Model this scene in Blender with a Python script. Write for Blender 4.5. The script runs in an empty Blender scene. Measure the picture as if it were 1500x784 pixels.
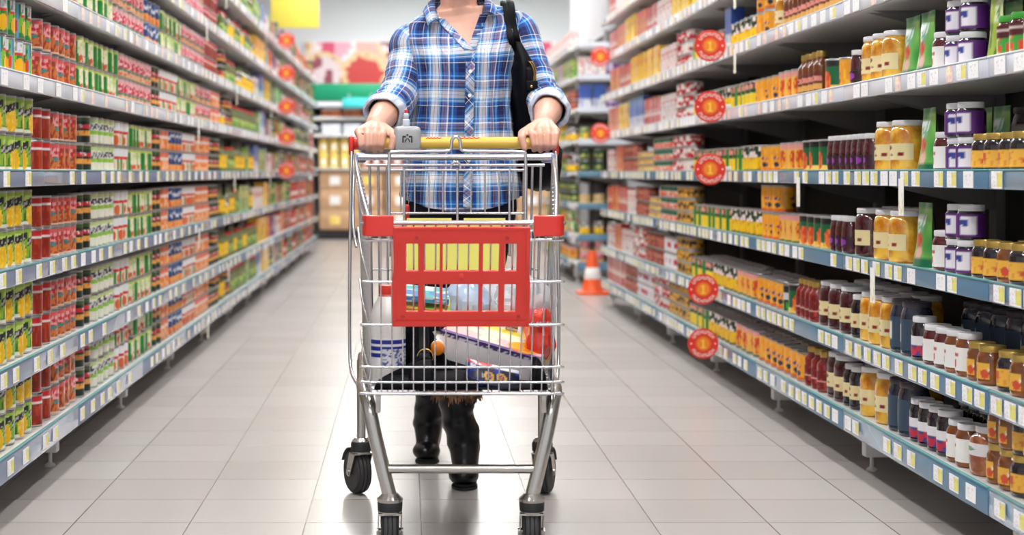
import bpy, bmesh, math, random
import numpy as np
from mathutils import Vector, Matrix, Euler
random.seed(7)
C = bpy.context.scene.collection
PI = math.pi
XL, XR = -1.03, 1.345          # shelf fronts on the two sides of the aisle
CAMZ = 0.92

# ------------------------------------------------------------------ colour and materials
def lin(c):
    return tuple(((v/255.0)/12.92 if v/255.0 <= 0.04045 else ((v/255.0+0.055)/1.055)**2.4) for v in c)
MATS = {}
def mat(name, rgb, rough=0.5, metal=0.0, coat=0.0, trans=0.0, alpha=1.0, noise=None, bump=None, sheen=0.0, spec=None):
    if name in MATS: return MATS[name]
    m = bpy.data.materials.new(name); m.use_nodes = True
    nt = m.node_tree; b = nt.nodes['Principled BSDF']
    col = lin(rgb)+(1,)
    b.inputs['Base Color'].default_value = col
    b.inputs['Roughness'].default_value = rough
    b.inputs['Metallic'].default_value = metal
    b.inputs['Coat Weight'].default_value = coat
    b.inputs['Transmission Weight'].default_value = trans
    b.inputs['Alpha'].default_value = alpha
    if spec is not None: b.inputs['Specular IOR Level'].default_value = spec
    if sheen: b.inputs['Sheen Weight'].default_value = sheen
    if noise:
        rgb2, scale = noise
        tc = nt.nodes.new('ShaderNodeTexCoord'); n = nt.nodes.new('ShaderNodeTexNoise')
        n.inputs['Scale'].default_value = scale; n.inputs['Detail'].default_value = 4
        r = nt.nodes.new('ShaderNodeValToRGB')
        r.color_ramp.elements[0].position = .38; r.color_ramp.elements[1].position = .62
        r.color_ramp.elements[0].color = col; r.color_ramp.elements[1].color = lin(rgb2)+(1,)
        nt.links.new(tc.outputs['Object'], n.inputs['Vector']); nt.links.new(n.outputs['Fac'], r.inputs['Fac'])
        nt.links.new(r.outputs['Color'], b.inputs['Base Color'])
    if bump:
        scale, strength, dist = bump
        tc = nt.nodes.new('ShaderNodeTexCoord'); n = nt.nodes.new('ShaderNodeTexNoise')
        n.inputs['Scale'].default_value = scale; n.inputs['Detail'].default_value = 3
        bp = nt.nodes.new('ShaderNodeBump'); bp.inputs['Strength'].default_value = strength; bp.inputs['Distance'].default_value = dist
        nt.links.new(tc.outputs['Object'], n.inputs['Vector']); nt.links.new(n.outputs['Fac'], bp.inputs['Height'])
        nt.links.new(bp.outputs['Normal'], b.inputs['Normal'])
    MATS[name] = m
    return m
def art_mat(name, rough=0.4, coat=0.0, metal=0.0, alpha=1.0):
    if name in MATS: return MATS[name]
    m = mat(name, (200,200,200), rough, metal, coat, alpha=alpha)
    nt = m.node_tree; a = nt.nodes.new('ShaderNodeAttribute'); a.attribute_name = 'art'
    nt.links.new(a.outputs['Color'], nt.nodes['Principled BSDF'].inputs['Base Color'])
    return m
def emit_mat(name, rgb, s):
    m = mat(name, rgb, .5)
    b = m.node_tree.nodes['Principled BSDF']
    b.inputs['Emission Color'].default_value = lin(rgb)+(1,); b.inputs['Emission Strength'].default_value = s
    return m

# ------------------------------------------------------------------ mesh builder
class MB:
    def __init__(s): s.v=[]; s.f=[]; s.m=[]; s.c=[]; s.uv=[]
    def add(s, verts, faces, mi=0, cols=None, uvs=None):
        o=len(s.v); s.v.extend(tuple(p) for p in verts)
        s.c.extend(cols if cols else [(.8,.8,.8)]*len(verts))
        s.uv.extend(uvs if uvs else [(0,0)]*len(verts))
        s.f.extend(tuple(i+o for i in f) for f in faces); s.m.extend([mi]*len(faces)); return s
    def box(s, x0,x1,y0,y1,z0,z1, mi=0, M=None, col=None):
        v=[(x0,y0,z0),(x1,y0,z0),(x1,y1,z0),(x0,y1,z0),(x0,y0,z1),(x1,y0,z1),(x1,y1,z1),(x0,y1,z1)]
        if M: v=[M@Vector(p) for p in v]
        f=[(0,3,2,1),(4,5,6,7),(0,1,5,4),(1,2,6,5),(2,3,7,6),(3,0,4,7)]
        return s.add(v,f,mi,[col]*8 if col else None)
    def rbox(s, x0,x1,y0,y1,z0,z1, r=.005, mi=0, M=None, seg=2, col=None):
        bm=bmesh.new(); bmesh.ops.create_cube(bm,size=1)
        for v in bm.verts: v.co=Vector(((x0+x1)/2+v.co.x*(x1-x0),(y0+y1)/2+v.co.y*(y1-y0),(z0+z1)/2+v.co.z*(z1-z0)))
        bmesh.ops.bevel(bm,geom=bm.edges[:]+bm.verts[:],offset=r,segments=seg,affect='EDGES',profile=.5)
        bm.verts.index_update()
        vs=[(M@v.co if M else v.co.copy()) for v in bm.verts]; fs=[tuple(v.index for v in f.verts) for f in bm.faces]
        bm.free(); return s.add(vs,fs,mi,[col]*len(vs) if col else None)
    def loft(s, rings, caps=(True,True), mi=0, uvs=None, closed=True, cols=None):
        n=len(rings[0]); v=[p for r in rings for p in r]; f=[]
        for i in range(len(rings)-1):
            for j in range(n if closed else n-1):
                k=(j+1)%n; f.append((i*n+j,i*n+k,(i+1)*n+k,(i+1)*n+j))
        if caps[0]: f.append(tuple(range(n-1,-1,-1)))
        if caps[1]: f.append(tuple((len(rings)-1)*n+j for j in range(n)))
        return s.add(v,f,mi,cols,uvs)
    def lathe(s, prof, seg=24, c=(0,0,0), mi=0, caps=(True,True), axis='z', M=None, fn=None):
        rings=[]; cols=[] if fn else None
        for r,z in prof:
            ring=[]
            for j in range(seg):
                a=2*PI*j/seg; p=(r*math.cos(a),r*math.sin(a),z)
                if axis=='x': p=(z,r*math.cos(a),r*math.sin(a))
                if axis=='y': p=(r*math.sin(a),z,r*math.cos(a))
                p=Vector(p)
                if M: p=M@p
                ring.append((p[0]+c[0],p[1]+c[1],p[2]+c[2]))
                if fn: cols.append(fn(j/seg,z))
            rings.append(ring)
        return s.loft(rings,caps,mi,cols=cols)
    def tube(s, path, r, seg=8, mi=0, caps=(True,True), closed=False):
        P=[Vector(p) for p in path]; n=len(P); rings=[]; prev=None
        rr=r if isinstance(r,(list,tuple)) else [r]*n
        for i in range(n):
            if closed: t=(P[(i+1)%n]-P[i-1])
            else: t=(P[min(i+1,n-1)]-P[max(i-1,0)])
            t.normalize()
            if prev is None:
                a=Vector((0,0,1)) if abs(t.z)<.9 else Vector((1,0,0)); u=t.cross(a).normalized()
            else:
                u=(prev-t*prev.dot(t)).normalized()
            prev=u; w=t.cross(u)
            rings.append([P[i]+(u*math.cos(2*PI*j/seg)+w*math.sin(2*PI*j/seg))*rr[i] for j in range(seg)])
        if closed:
            rings.append(rings[0]); return s.loft(rings,(False,False),mi)
        return s.loft(rings,caps,mi)
    def ball(s, c, r, seg=14, rings=9, mi=0, M=None):
        if not isinstance(r,(list,tuple)): r=(r,r,r)
        R=[]
        for i in range(rings+1):
            a=-PI/2+PI*i/rings; ca=max(math.cos(a),.02)
            R.append([Vector((r[0]*ca*math.cos(2*PI*j/seg),r[1]*ca*math.sin(2*PI*j/seg),r[2]*math.sin(a))) for j in range(seg)])
        R=[[(M@p if M else p)+Vector(c) for p in ring] for ring in R]
        return s.loft(R,(True,True),mi)
    def grid(s, fn, nu, nv, art=None, mi=0):
        """fn(u,v)->point, art(u,v)->linear colour; u,v in 0..1"""
        v=[];c=[];uv=[];f=[]
        for j in range(nv+1):
            for i in range(nu+1):
                a,b=i/nu,j/nv; v.append(fn(a,b)); c.append(art(a,b) if art else (.8,.8,.8)); uv.append((a,b))
        for j in range(nv):
            for i in range(nu):
                k=j*(nu+1)+i; f.append((k,k+1,k+nu+2,k+nu+1))
        return s.add(v,f,mi,c,uv)
    def mesh(s, name, mats, smooth=40, art=False, uv=False):
        me=bpy.data.meshes.new(name); me.from_pydata([tuple(p) for p in s.v],[],s.f); 
        for m in (mats if isinstance(mats,(list,tuple)) else [mats]): me.materials.append(m)
        me.polygons.foreach_set('material_index',s.m)
        if art:
            a=me.color_attributes.new('art','FLOAT_COLOR','POINT')
            a.data.foreach_set('color',np.array([tuple(c)+(1.0,) for c in s.c],dtype=np.float32).ravel())
        if uv:
            l=me.uv_layers.new(name='UVMap'); idx=np.zeros(len(me.loops),dtype=np.int32); me.loops.foreach_get('vertex_index',idx)
            l.data.foreach_set('uv',np.array(s.uv,dtype=np.float32)[idx].ravel())
        me.update()
        if smooth:
            me.shade_smooth(); me.set_sharp_from_angle(angle=math.radians(smooth))
        return me
    def build(s, name, mats, parent=None, **k):
        return obj(name, s.mesh(name,mats,**k), parent)
def obj(name, me, parent=None, loc=None, rot=None):
    o=bpy.data.objects.new(name,me); C.objects.link(o)
    if parent: o.parent=parent
    if loc: o.location=loc
    if rot: o.rotation_euler=rot
    return o
def tag(o,label,cat,group=None,kind=None):
    if label: o['label']=label
    if cat: o['category']=cat
    if group: o['group']=group
    if kind: o['kind']=kind
    return o
def thing(name,label,cat,loc=(0,0,0),rz=0,group=None):
    o=bpy.data.objects.new(name,None); C.objects.link(o); o.location=loc; o.rotation_euler=(0,0,rz); o.empty_display_size=.05
    return tag(o,label,cat,group)
def copy_tree(o,parent=None):
    c=o.copy(); C.objects.link(c)
    if parent: c.parent=parent
    for ch in o.children: copy_tree(ch,c)
    return c
def baked(o, mods):
    """apply a list of (type, settings) modifiers to the object's mesh"""
    for t,st in mods:
        m=o.modifiers.new(t.lower(),t)
        for k,v in st.items(): setattr(m,k,v)
    dg=bpy.context.evaluated_depsgraph_get(); dg.update()
    me=bpy.data.meshes.new_from_object(o.evaluated_get(dg),preserve_all_data_layers=True,depsgraph=dg)
    old=o.data; o.modifiers.clear(); o.data=me
    me.shade_smooth()
    bpy.data.meshes.remove(old)
    return o
def crom(pts,n=6,closed=False):
    P=[Vector(p) for p in pts]; out=[]; N=len(P)
    for i in range(N if closed else N-1):
        g=(lambda k:P[k%N]) if closed else (lambda k:P[min(max(k,0),N-1)])
        a,b,c,d=g(i-1),g(i),g(i+1),g(i+2)
        for j in range(n):
            t=j/n; out.append(.5*((2*b)+(c-a)*t+(2*a-5*b+4*c-d)*t*t+(3*b-a-3*c+d)*t**3))
    if not closed: out.append(P[-1])
    return out
def hsh(*a):
    x=math.sin(sum(v*k for v,k in zip(a,(127.1,311.7,74.7,53.3))))*43758.5453; return x-math.floor(x)
def vn(x,y,s=0):
    i,j=math.floor(x),math.floor(y); u,v=x-i,y-j; u=u*u*(3-2*u); v=v*v*(3-2*v)
    return (hsh(i,j,s)*(1-u)+hsh(i+1,j,s)*u)*(1-v)+(hsh(i,j+1,s)*(1-u)+hsh(i+1,j+1,s)*u)*v
ONES=['','first','second','third','fourth','fifth','sixth','seventh','eighth','ninth','tenth','eleventh','twelfth','thirteenth','fourteenth','fifteenth','sixteenth','seventeenth','eighteenth','nineteenth']
TENS=['','','twenty','thirty','forty','fifty','sixty','seventy','eighty','ninety']
TTH=['','','twentieth','thirtieth','fortieth','fiftieth','sixtieth','seventieth','eightieth','ninetieth']
def ordw(n):
    if n<20: return ONES[n]
    if n%10==0: return TTH[n//10]
    return TENS[n//10]+'-'+ONES[n%10]
TIERW=['bottom','second','third','fourth','fifth','sixth','seventh','eighth']
# ================================================================== ROOM
def tile_floor():
    m=bpy.data.materials.new('glossy_floor_tile'); m.use_nodes=True; nt=m.node_tree; b=nt.nodes['Principled BSDF']
    geo=nt.nodes.new('ShaderNodeNewGeometry'); mp=nt.nodes.new('ShaderNodeMapping')
    S=0.303
    mp.inputs['Location'].default_value=(-0.0375, -0.055, 0)
    nt.links.new(geo.outputs['Position'],mp.inputs['Vector'])
    br=nt.nodes.new('ShaderNodeTexBrick'); br.offset=0.0; br.squash=1.0
    br.inputs['Scale'].default_value=1.0; br.inputs['Brick Width'].default_value=S; br.inputs['Row Height'].default_value=S
    br.inputs['Mortar Size'].default_value=0.0022; br.inputs['Mortar Smooth'].default_value=0.3; br.inputs['Bias'].default_value=0
    br.inputs['Color1'].default_value=lin((178,173,171))+(1,); br.inputs['Color2'].default_value=lin((171,165,163))+(1,)
    br.inputs['Mortar'].default_value=lin((96,90,86))+(1,)
    nt.links.new(mp.outputs['Vector'],br.inputs['Vector'])
    n=nt.nodes.new('ShaderNodeTexNoise'); n.inputs['Scale'].default_value=2.2; n.inputs['Detail'].default_value=5
    nt.links.new(geo.outputs['Position'],n.inputs['Vector'])
    mx=nt.nodes.new('ShaderNodeMix'); mx.data_type='RGBA'; mx.blend_type='MULTIPLY'; mx.inputs['Factor'].default_value=.05
    nt.links.new(br.outputs['Color'],mx.inputs['A']); nt.links.new(n.outputs['Color'],mx.inputs['B'])
    nt.links.new(mx.outputs['Result'],b.inputs['Base Color'])
    rr=nt.nodes.new('ShaderNodeMapRange'); rr.inputs['To Min'].default_value=.24; rr.inputs['To Max'].default_value=.30
    b.inputs['Roughness'].default_value=.26; nt.nodes.remove(rr)
    bp=nt.nodes.new('ShaderNodeBump'); bp.inputs['Strength'].default_value=.25; bp.inputs['Distance'].default_value=.002; bp.invert=True
    nt.links.new(br.outputs['Fac'],bp.inputs['Height']); nt.links.new(bp.outputs['Normal'],b.inputs['Normal'])
    b.inputs['Specular IOR Level'].default_value=.6
    return m
RX0,RX1,RY0,RY1,RH=-4.6,5.2,-3.0,23.6,3.7
MB().box(RX0,RX1,RY0,RY1,-.1,0).build('floor',tile_floor(),smooth=0)['kind']='structure'
wallm=mat('wall_paint',(226,226,230),.7)
MB().box(RX0,RX1,RY0,RY1,RH,RH+.1).build('ceiling',mat('ceiling_paint',(232,232,234),.8),smooth=0)['kind']='structure'
for nm,bx in (('wall_back',(RX0,RX1,RY1,RY1+.12,0,RH)),('wall_left',(RX0-.12,RX0,RY0,RY1,0,RH)),('wall_right',(RX1,RX1+.12,RY0,RY1,0,RH))):
    MB().box(*bx).build(nm,wallm,smooth=0)['kind']='structure'
col=MB().rbox(1.70,2.04,16.6,17.0,0,RH,.01).build('column',mat('white_column_paint',(238,238,242),.6)); col['kind']='structure'

# ------------------------------------------------------------------ ceiling lights
lamp_m=emit_mat('lit_tube_diffuser',(255,253,250),41.0); house_m=mat('white_enamel',(230,232,235),.35)
k=0
for yy in (-1.6,1.4,4.2,7.0,9.8,12.6,15.4,18.2,21.0):
    for xx,w in ((-.55,'over the aisle, rack side'),(.9,'over the aisle, jar side')):
        k+=1
        t=thing('ceiling_light','long white fluorescent ceiling light, %s of the row over the %s goods'%(ordw((k+1)//2),'carton' if xx<0 else 'jar'),'ceiling light',(xx,yy,RH),0,'ceiling light rows')
        t['label']='long fluorescent ceiling light, %s from the camera in the row nearer the %s rack'%(ordw((k+1)//2),'can' if xx<0 else 'jar')
        mb=MB(); mb.rbox(-.16,.16,-.72,.72,-.07,0,.01); mb.build('housing',house_m,t)
        mb=MB(); mb.rbox(-.13,.13,-.69,.69,-.095,-.0705,.01); mb.build('diffuser',lamp_m,t)

for q in range(5):  # unseen spots, added to brighten the back wall
    x=-1.0+q*1.0
    t=thing('added_spot_light','added unseen spot light brightening the back wall banner, %s of the row'%ordw(q+1),'added spot light',(x,20.4,RH),0,'added spot lights before the back wall')
    mb=MB(); mb.lathe([(.012,-.20),(.012,0)],10); mb.build('stem',house_m,t)
    mb=MB(); M_=Matrix.Rotation(math.radians(50),4,'X'); mb.lathe([(.05,-.10),(.06,.06),(.03,.08)],18,(0,0,-.24),M=M_); mb.build('added_lamp_head',house_m,t)
    mb=MB(); mb.lathe([(.045,-.106),(.045,-.104)],18,(0,0,-.24),M=M_); mb.build('added_lamp_lens',lamp_m,t)
    l=bpy.data.lights.new('added_spot_beam','SPOT'); l.energy=65; l.spot_size=math.radians(95); l.spot_blend=.6; l.shadow_soft_size=.06
    o=bpy.data.objects.new('added_spot_beam',l); C.objects.link(o); o.location=(x,20.52,RH-.34); o.rotation_euler=(math.radians(52),0,0)

# ================================================================== RACKS
shelf_m=mat('white_shelf_enamel',(226,225,223),.4)
lipm={-1:mat('grey_blue_price_channel',(112,130,160),.25,coat=.4), 1:mat('teal_blue_price_channel',(88,128,158),.25,coat=.4)}
lip_hi=mat('light_washed_price_channel',(214,219,230),.25,coat=.4); edge_hi=mat('light_washed_edge_trim',(205,212,220),.4)  # upper shelves: overhead light washing out the strips is put into their colour
upr_m=mat('dark_upright_steel',(150,148,148),.5); back_m=mat('dark_back_panel',(50,47,47),.7)
foot_m=mat('white_foot_enamel',(214,214,212),.4)
edge_m=mat('teal_edge_trim',(70,135,140),.4)
TZ=[.187,.413,.665,.922,1.183,1.442,1.705,1.965]
LIPH=[.062,.052,.045,.042,.045,.045,.045,.045]
def tagart(a,b):
    if a>.5 and .12<b<.88: c=(232,226,120) if vn(a*9,b*7,3)>.35 else (222,206,110)
    else: c=(248,248,250) if vn(a*22,b*16,5)>.22 else (206,202,214)
    return lin(c)
def tagart2(a,b):
    return lin((250,250,252) if not (.15<a<.85 and .2<b<.8 and vn(a*24,b*18,9)>.68) else (214,214,224))
def tagart3(a,b):
    return lin((236,196,205) if vn(a*8,b*6,2)>.45 else (250,240,200))
paper=art_mat('printed_paper',.45); gloss=art_mat('printed_gloss',.28,coat=.3); tin=art_mat('printed_tin',.3,coat=.25)
def flat_tag(art,w,h,nm):
    mb=MB(); mb.grid(lambda a,b:(0.0,(a-.5)*w,(b-.5)*h),22,14,art); 
    mb.box(-.0012,-.0002,-w/2,w/2,-h/2,h/2,col=lin((240,240,240)))
    return mb.mesh(nm,paper,art=True,smooth=0)
TAGS=[flat_tag(tagart,.068,.040,'price_tag_yellow'),flat_tag(tagart2,.068,.040,'price_tag_white'),flat_tag(tagart3,.05,.04,'price_tag_pink')]
HANG=flat_tag(lambda a,b: lin((248,248,244) if vn(a*6,b*9,4)>.35 or b>.6 else (232,222,150)),.045,.10,'hang_tag')
SH={}
def shelf_meshes(L,h,hi,side):
    key=(round(L,3),h,hi,side)
    if key in SH: return SH[key]
    g=.004
    mb=MB(); mb.box(-.451,-.004,g,L-g,-.028,-.004); mb.box(-.02,-.004,g,L-g,-h+.004,-.028)
    board=mb.mesh('shelf_board',shelf_m,smooth=0)
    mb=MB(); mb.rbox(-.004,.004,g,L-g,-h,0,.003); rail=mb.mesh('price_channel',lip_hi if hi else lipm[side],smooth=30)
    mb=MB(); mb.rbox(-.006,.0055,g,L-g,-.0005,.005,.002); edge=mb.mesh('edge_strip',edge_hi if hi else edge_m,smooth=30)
    mb=MB(); y=0
    mb.add([(-.45,y,-.029),(-.08,y,-.029),(-.45,y,-.12),(-.45,y+.004,-.029),(-.08,y+.004,-.029),(-.45,y+.004,-.12)],[(0,1,2),(3,5,4),(0,3,4,1),(1,4,5,2),(2,5,3,0)])
    br=mb.mesh('bracket',upr_m,smooth=0)
    SH[key]=(board,rail,edge,br); return SH[key]
def shelf(side,k,i,L,loc,rz,where,seed,tags=True,hang=0,slot=None):
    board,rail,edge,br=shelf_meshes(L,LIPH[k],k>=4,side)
    t=thing('gondola_shelf','white %s shelf up, %s, %s price channel'%(TIERW[k],where,'pale' if k>=4 else ('grey-blue' if side<0 else 'teal')),'shelf',loc,rz,'gondola shelves')
    obj('shelf_board',board,t); ch_=obj('price_channel',rail,t); obj('edge_strip',edge,t); obj('bracket',br,t,(0,.034,0)); obj('bracket',br,t,(0,L-.038,0))
    if tags:
        rnd=random.Random(seed); y=.05+rnd.random()*.03
        while y<L-.05:
            if rnd.random()<.86:
                o=obj('price_tag',TAGS[rnd.choice([0,0,0,0,1] if k<4 else [0,1,1,2])],ch_,(.0062,y,-LIPH[k]/2+.001))
            y+=rnd.choice([.085,.1,.12]) if side>0 else rnd.choice([.13,.17,.24])
        for q in range(hang):
            obj('hang_tag',HANG,ch_,(.0105,L*(.2+.55*((q*.37+rnd.random())%1)),-.07))
    return t
BAY=1.26
def rack(side,X,y0,n,name,label,where):
    s=-side     # direction the shelves face
    t=thing(name,label,'shelving',(X,y0,0))
    for i in range(n+1):
        mb=MB(); mb.rbox(-s*.475-.02,-s*.475+.02,i*BAY-.03,i*BAY+.03,0,2.22,.004); mb.build('upright',upr_m,t)
        mb=MB(); y=i*BAY; mb.rbox(min(-s*.46,-s*.06),max(-s*.46,-s*.06),y-.022,y+.022,.045,.12,.004); 
        mb.build('base_bracket',foot_m,t)
        mb=MB(); mb.lathe([(.017,0),(.017,.006),(.006,.014),(.006,.05)],10,(-s*.085,y,0)); mb.build('levelling_foot',foot_m,t)
    mb=MB(); mb.box(min(-s*.50,-s*.485),max(-s*.50,-s*.485),0,n*BAY,.05,2.2); mb.build('back_panel',back_m,t)
    return t
LY0,LN=3.86,12
RY,RN=2.52,7
rack(-1,XL,LY0,LN,'gondola_rack','long dark-backed gondola rack of canned vegetables along the aisle','l')
rack(1,XR,RY,RN,'gondola_rack','shorter gondola rack of jars and cans beside the traffic cone','r')
R2Y=13.72
rack(1,XR,R2Y,2,'gondola_rack','far gondola rack beyond the cross aisle and cone','r2')
for k in range(8):
    for i in range(LN):
        shelf(-1,k,i,BAY,(XL,LY0+i*BAY,TZ[k]),0,'%s bay of the canned-goods rack'%ordw(i+1),k*50+i,tags=i<7,hang=(1 if i in (3,4,6) and (i+k)%2 else 0))
    for i in range(RN):
        shelf(1,k,i,BAY,(XR,RY+(i+1)*BAY,TZ[k]),PI,'%s bay of the jar rack'%ordw(i+1),900+k*50+i,hang=(1 if (i,k) in ((1,3),(2,3),(1,2),(2,6),(3,6),(3,5)) else 0))
    for i in range(2):
        shelf(1,k,i,BAY,(XR,R2Y+(i+1)*BAY,TZ[k]),PI,'%s bay of the rack past the cone'%ordw(i+1),0,tags=False)
    shelf(1,k,0,.9,(XR+.03,R2Y-.50,TZ[k]),-PI/2,'end cap behind the traffic cone',0,tags=False)
# near ends of the racks start just outside the frame

# ------------------------------------------------------------------ round promotion discs
def arc_glyphs(mb,r0,r1,a0,a1,n,y,mi):
    """blurred white lettering: a run of blocky strokes round an arc"""
    for q in range(n):
        a=a0+(a1-a0)*(q+.5)/n; da=(a1-a0)/n*.40
        P=lambda r,b:(r*math.cos(b),y,r*math.sin(b))
        kind=q%4; w=da*.42
        def st(ra,rb,b0,b1): mb.add([P(ra,b0),P(rb,b0),P(rb,b1),P(ra,b1)],[(0,1,2,3)],mi)
        st(r0,r1,a-da,a-da+w)
        if kind in (0,1,3): st(r0,r1,a+da-w,a+da)
        if kind in (0,2): st(r0,r0+(r1-r0)*.25,a-da,a+da); 
        if kind in (1,2): st(r1-(r1-r0)*.25,r1,a-da,a+da)
        if kind==3: st(r0+(r1-r0)*.4,r0+(r1-r0)*.62,a-da,a+da)
red_m=mat('red_disc_print',(222,50,36),.35); whi_m=mat('white_print',(250,240,238),.4); ora_m=mat('orange_print',(240,140,40),.4); yel_m=mat('yellow_print',(250,205,70),.4)
def disc_mesh():
    R=.066; mb=MB()
    mb.lathe([(R-.002,0),(R,.0015),(R-.002,.003)],40,axis='y',mi=0)
    y=-.0006
    arc_glyphs(mb,R*.66,R*.88,math.radians(152),math.radians(28),8,y,1)
    arc_glyphs(mb,R*.66,R*.88,math.radians(208),math.radians(332),8,y,1)
    def ring(r0,r1,y,mi,n=32):
        v=[];f=[]
        for j in range(n):
            a=2*PI*j/n; v+= [(r0*math.cos(a),y,r0*math.sin(a)),(r1*math.cos(a),y,r1*math.sin(a))]
        for j in range(n): f.append((2*j,2*j+1,2*((j+1)%n)+1,2*((j+1)%n)))
        mb.add(v,f,mi)
    ring(.0005,R*.50,y,2); ring(R*.42,R*.47,-.0012,0); 
    for a in (0,PI): mb.lathe([(.0035,-.0012),(.0035,-.0006)],10,(R*.78*math.cos(a),0,0),mi=1,axis='y')
    mb.box(-R*.06,R*.06,-.0014,-.0008,-R*.26,R*.27,3); mb.box(-R*.16,R*.16,-.0014,-.0008,-R*.30,-R*.22,3); mb.box(-R*.15,0,-.0014,-.0008,R*.14,R*.22,3)
    return mb.mesh('promo_disc',[red_m,whi_m,ora_m,yel_m],smooth=30)
DM=disc_mesh(); mb=MB(); mb.box(-.001,.001,-.004,.004,0,.06); clipm=mat('clear_clip_plastic',(225,225,225),.2)
def disc(side,D,z,label,px):
    x=(XR-.075) if side>0 else (XL+.078)
    t=thing('promotion_disc',label,'promotion sign',(x,D,z),0,'round red promotion discs')
    obj('disc',DM,t)
    mb=MB(); 
    if side>0: mb.rbox(.055,.088,.0032,.0062,-.012,.012,.001)
    else: mb.rbox(-.088,-.055,.0032,.0062,-.012,.012,.001)
    mb.build('clip',clipm,t)
DR=2400*(XR-.075)/(1040-596)
def ztop(y,D): return CAMZ+(252-y)*D/2400
for k,y in ((0,508),(1,427),(3,248),(4,157),(5,68)):
    disc(1,6.86 if k>1 else 7.02,ztop(y,6.9),'round red sign with white lettering clipped to the %s shelf of the jar rack'%TIERW[k],0)
for k,y in ((4,195),(5,82)):
    disc(1,10.75,ztop(y,10.7),'small far round red sign at the %s shelf near the end of the jar rack'%TIERW[k],0)
for k,y in ((3,250),(4,201),(5,156),(6,107),(7,59)):
    disc(-1,12.95,ztop(y,12.95),'pale red round sign on the %s shelf of the canned-goods rack'%TIERW[k],0)

# ================================================================== PRODUCTS
def mixc(a,b,t): return tuple(x*(1-t)+y*t for x,y in zip(a,b))
def ell(u,v,cu,cv,ru,rv): return ((u-cu)/ru)**2+((v-cv)/rv)**2<1
W=(245,244,240); K=(28,28,30)
def A_corn(u,v):
    w=(u*4)%1
    if v>.90: return (150,185,70)
    d=v-.70-.22*(w-.5)
    if abs(d)<.11: return (190,185,190) if vn(w*9,v*14,1)>.62 and abs(d)<.07 else (38,40,44)
    if d>0: return (140,190,60) if vn(w*6,v*6,2)>.4 else (200,215,120)
    if ell(w,v,.55,.30,.34,.36): return (244,190,30) if vn(w*16,v*16,3)>.35 else (250,215,90)
    if v<.12: return (235,235,220)
    return (40,125,50) if vn(w*5,v*5,4)>.4 else (140,185,60)
def A_mix(u,v):
    w=(u*4)%1
    if v>.62 and .12<w<.75:
        if v<.70: return (215,50,50)
        return (165,165,175) if vn(w*9,v*12,1)>.68 else (240,242,246)
    if ell(w,v,.45,.28,.3,.24): return (248,188,30)
    if ell(w,v,.8,.35,.12,.2): return (225,70,45)
    if w>.85: return (110,175,225)
    return (35,135,55) if vn(w*5,v*5,4)>.4 else (130,195,60)
def A_bean(u,v):
    w=(u*4)%1
    if v>.86: return (222,95,95)
    if .52<v<.86 and .15<w<.85: return (240,170,170) if vn(w*8,v*9,1)>.5 else (205,40,60)
    if .34<v<.46 and .3<w<.7: return (70,140,140)
    if v<.08: return (240,200,170)
    return (212,120,60) if vn(w*11,v*11,3)>.5 else (160,60,35)
def A_redtin(u,v):
    if v>.82: return (205,35,40)
    if .72<v<.82: return (240,225,225)
    return (150,40,25) if vn(u*30,v*5,2)>.35 else (185,65,35)
def A_pea(u,v):
    w=(u*4)%1
    if v>.88: return (195,220,100)
    if w<.36+.12*(1-v) : return (20,130,50)
    if v<.30 and vn(w*9,v*9,2)>.45: return (215,95,60)
    return (240,235,205) if vn(w*6,v*7,3)>.3 else (205,225,150)
def A_pink(u,v):
    w=(u*4)%1
    if v>.80: return (238,180,185)
    if .40<v<.80: return (245,200,205) if vn(w*8,v*9,1)>.55 else (208,50,75)
    if .28<v<.40: return (90,140,120)
    return (235,190,140) if vn(w*9,v*9,4)>.4 else (225,110,100)
def A_aspar(u,v):
    w=(u*4)%1
    if v>.86: return (200,220,150)
    d=v-.66-.14*(w-.5)
    if abs(d)<.12: return (215,215,220) if vn(w*10,v*14,1)>.5 else (70,70,78)
    if .36<v<.52: return (150,200,70)
    return (240,238,222) if vn(w*7,v*7,2)>.3 else (210,225,190)
def A_redwhite(u,v):
    w=(u*4)%1
    if v>.64: return (238,240,242)
    if v>.52: return (215,45,50)
    if ell(w,v,.5,.22,.3,.24): return (222,100,50)
    if w<.15: return (40,140,60)
    return (240,225,205)
def A_dark(u,v):
    w=(u*4)%1
    if v>.84: return (60,90,45)
    if .55<v<.74: return (205,45,60) if vn(w*7,v*8,1)>.35 else (245,235,235)
    if .28<v<.5: return (238,170,80) if vn(w*9,v*9,3)>.4 else (200,110,40)
    return (28,42,34)
def A_blue(u,v):
    w=(u*4)%1
    d=v-.70-.10*math.sin(w*6.3)
    if v>.92: return (35,90,165)
    if abs(d)<.10: return (225,230,240) if vn(w*9,v*12,2)>.5 else (25,45,95)
    if d>0: return (30,80,150)
    if .36<v: return (25,60,125)
    return (240,165,85) if vn(w*6,v*6,3)>.35 else (235,110,60)
def A_orange(u,v):
    w=(u*4)%1
    if .55<v<.72: return (245,225,215)
    if v>.72: return (232,120,95)
    return (238,130,55) if vn(w*8,v*6,1)>.4 else (245,190,150)
def A_olive(u,v):
    w=(u*4)%1
    if .25<v<.62: return (215,205,120) if vn(w*8,v*9,2)>.45 else (60,110,50)
    return (30,70,40)
def A_yellowtin(u,v):
    w=(u*4)%1
    if v>.55: return (35,60,40) if vn(w*6,v*8,2)>.38 else (250,235,235)
    if v<.05: return (40,90,45)
    return (250,205,30) if vn(w*9,v*9,3)>.35 else (225,150,20)
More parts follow.
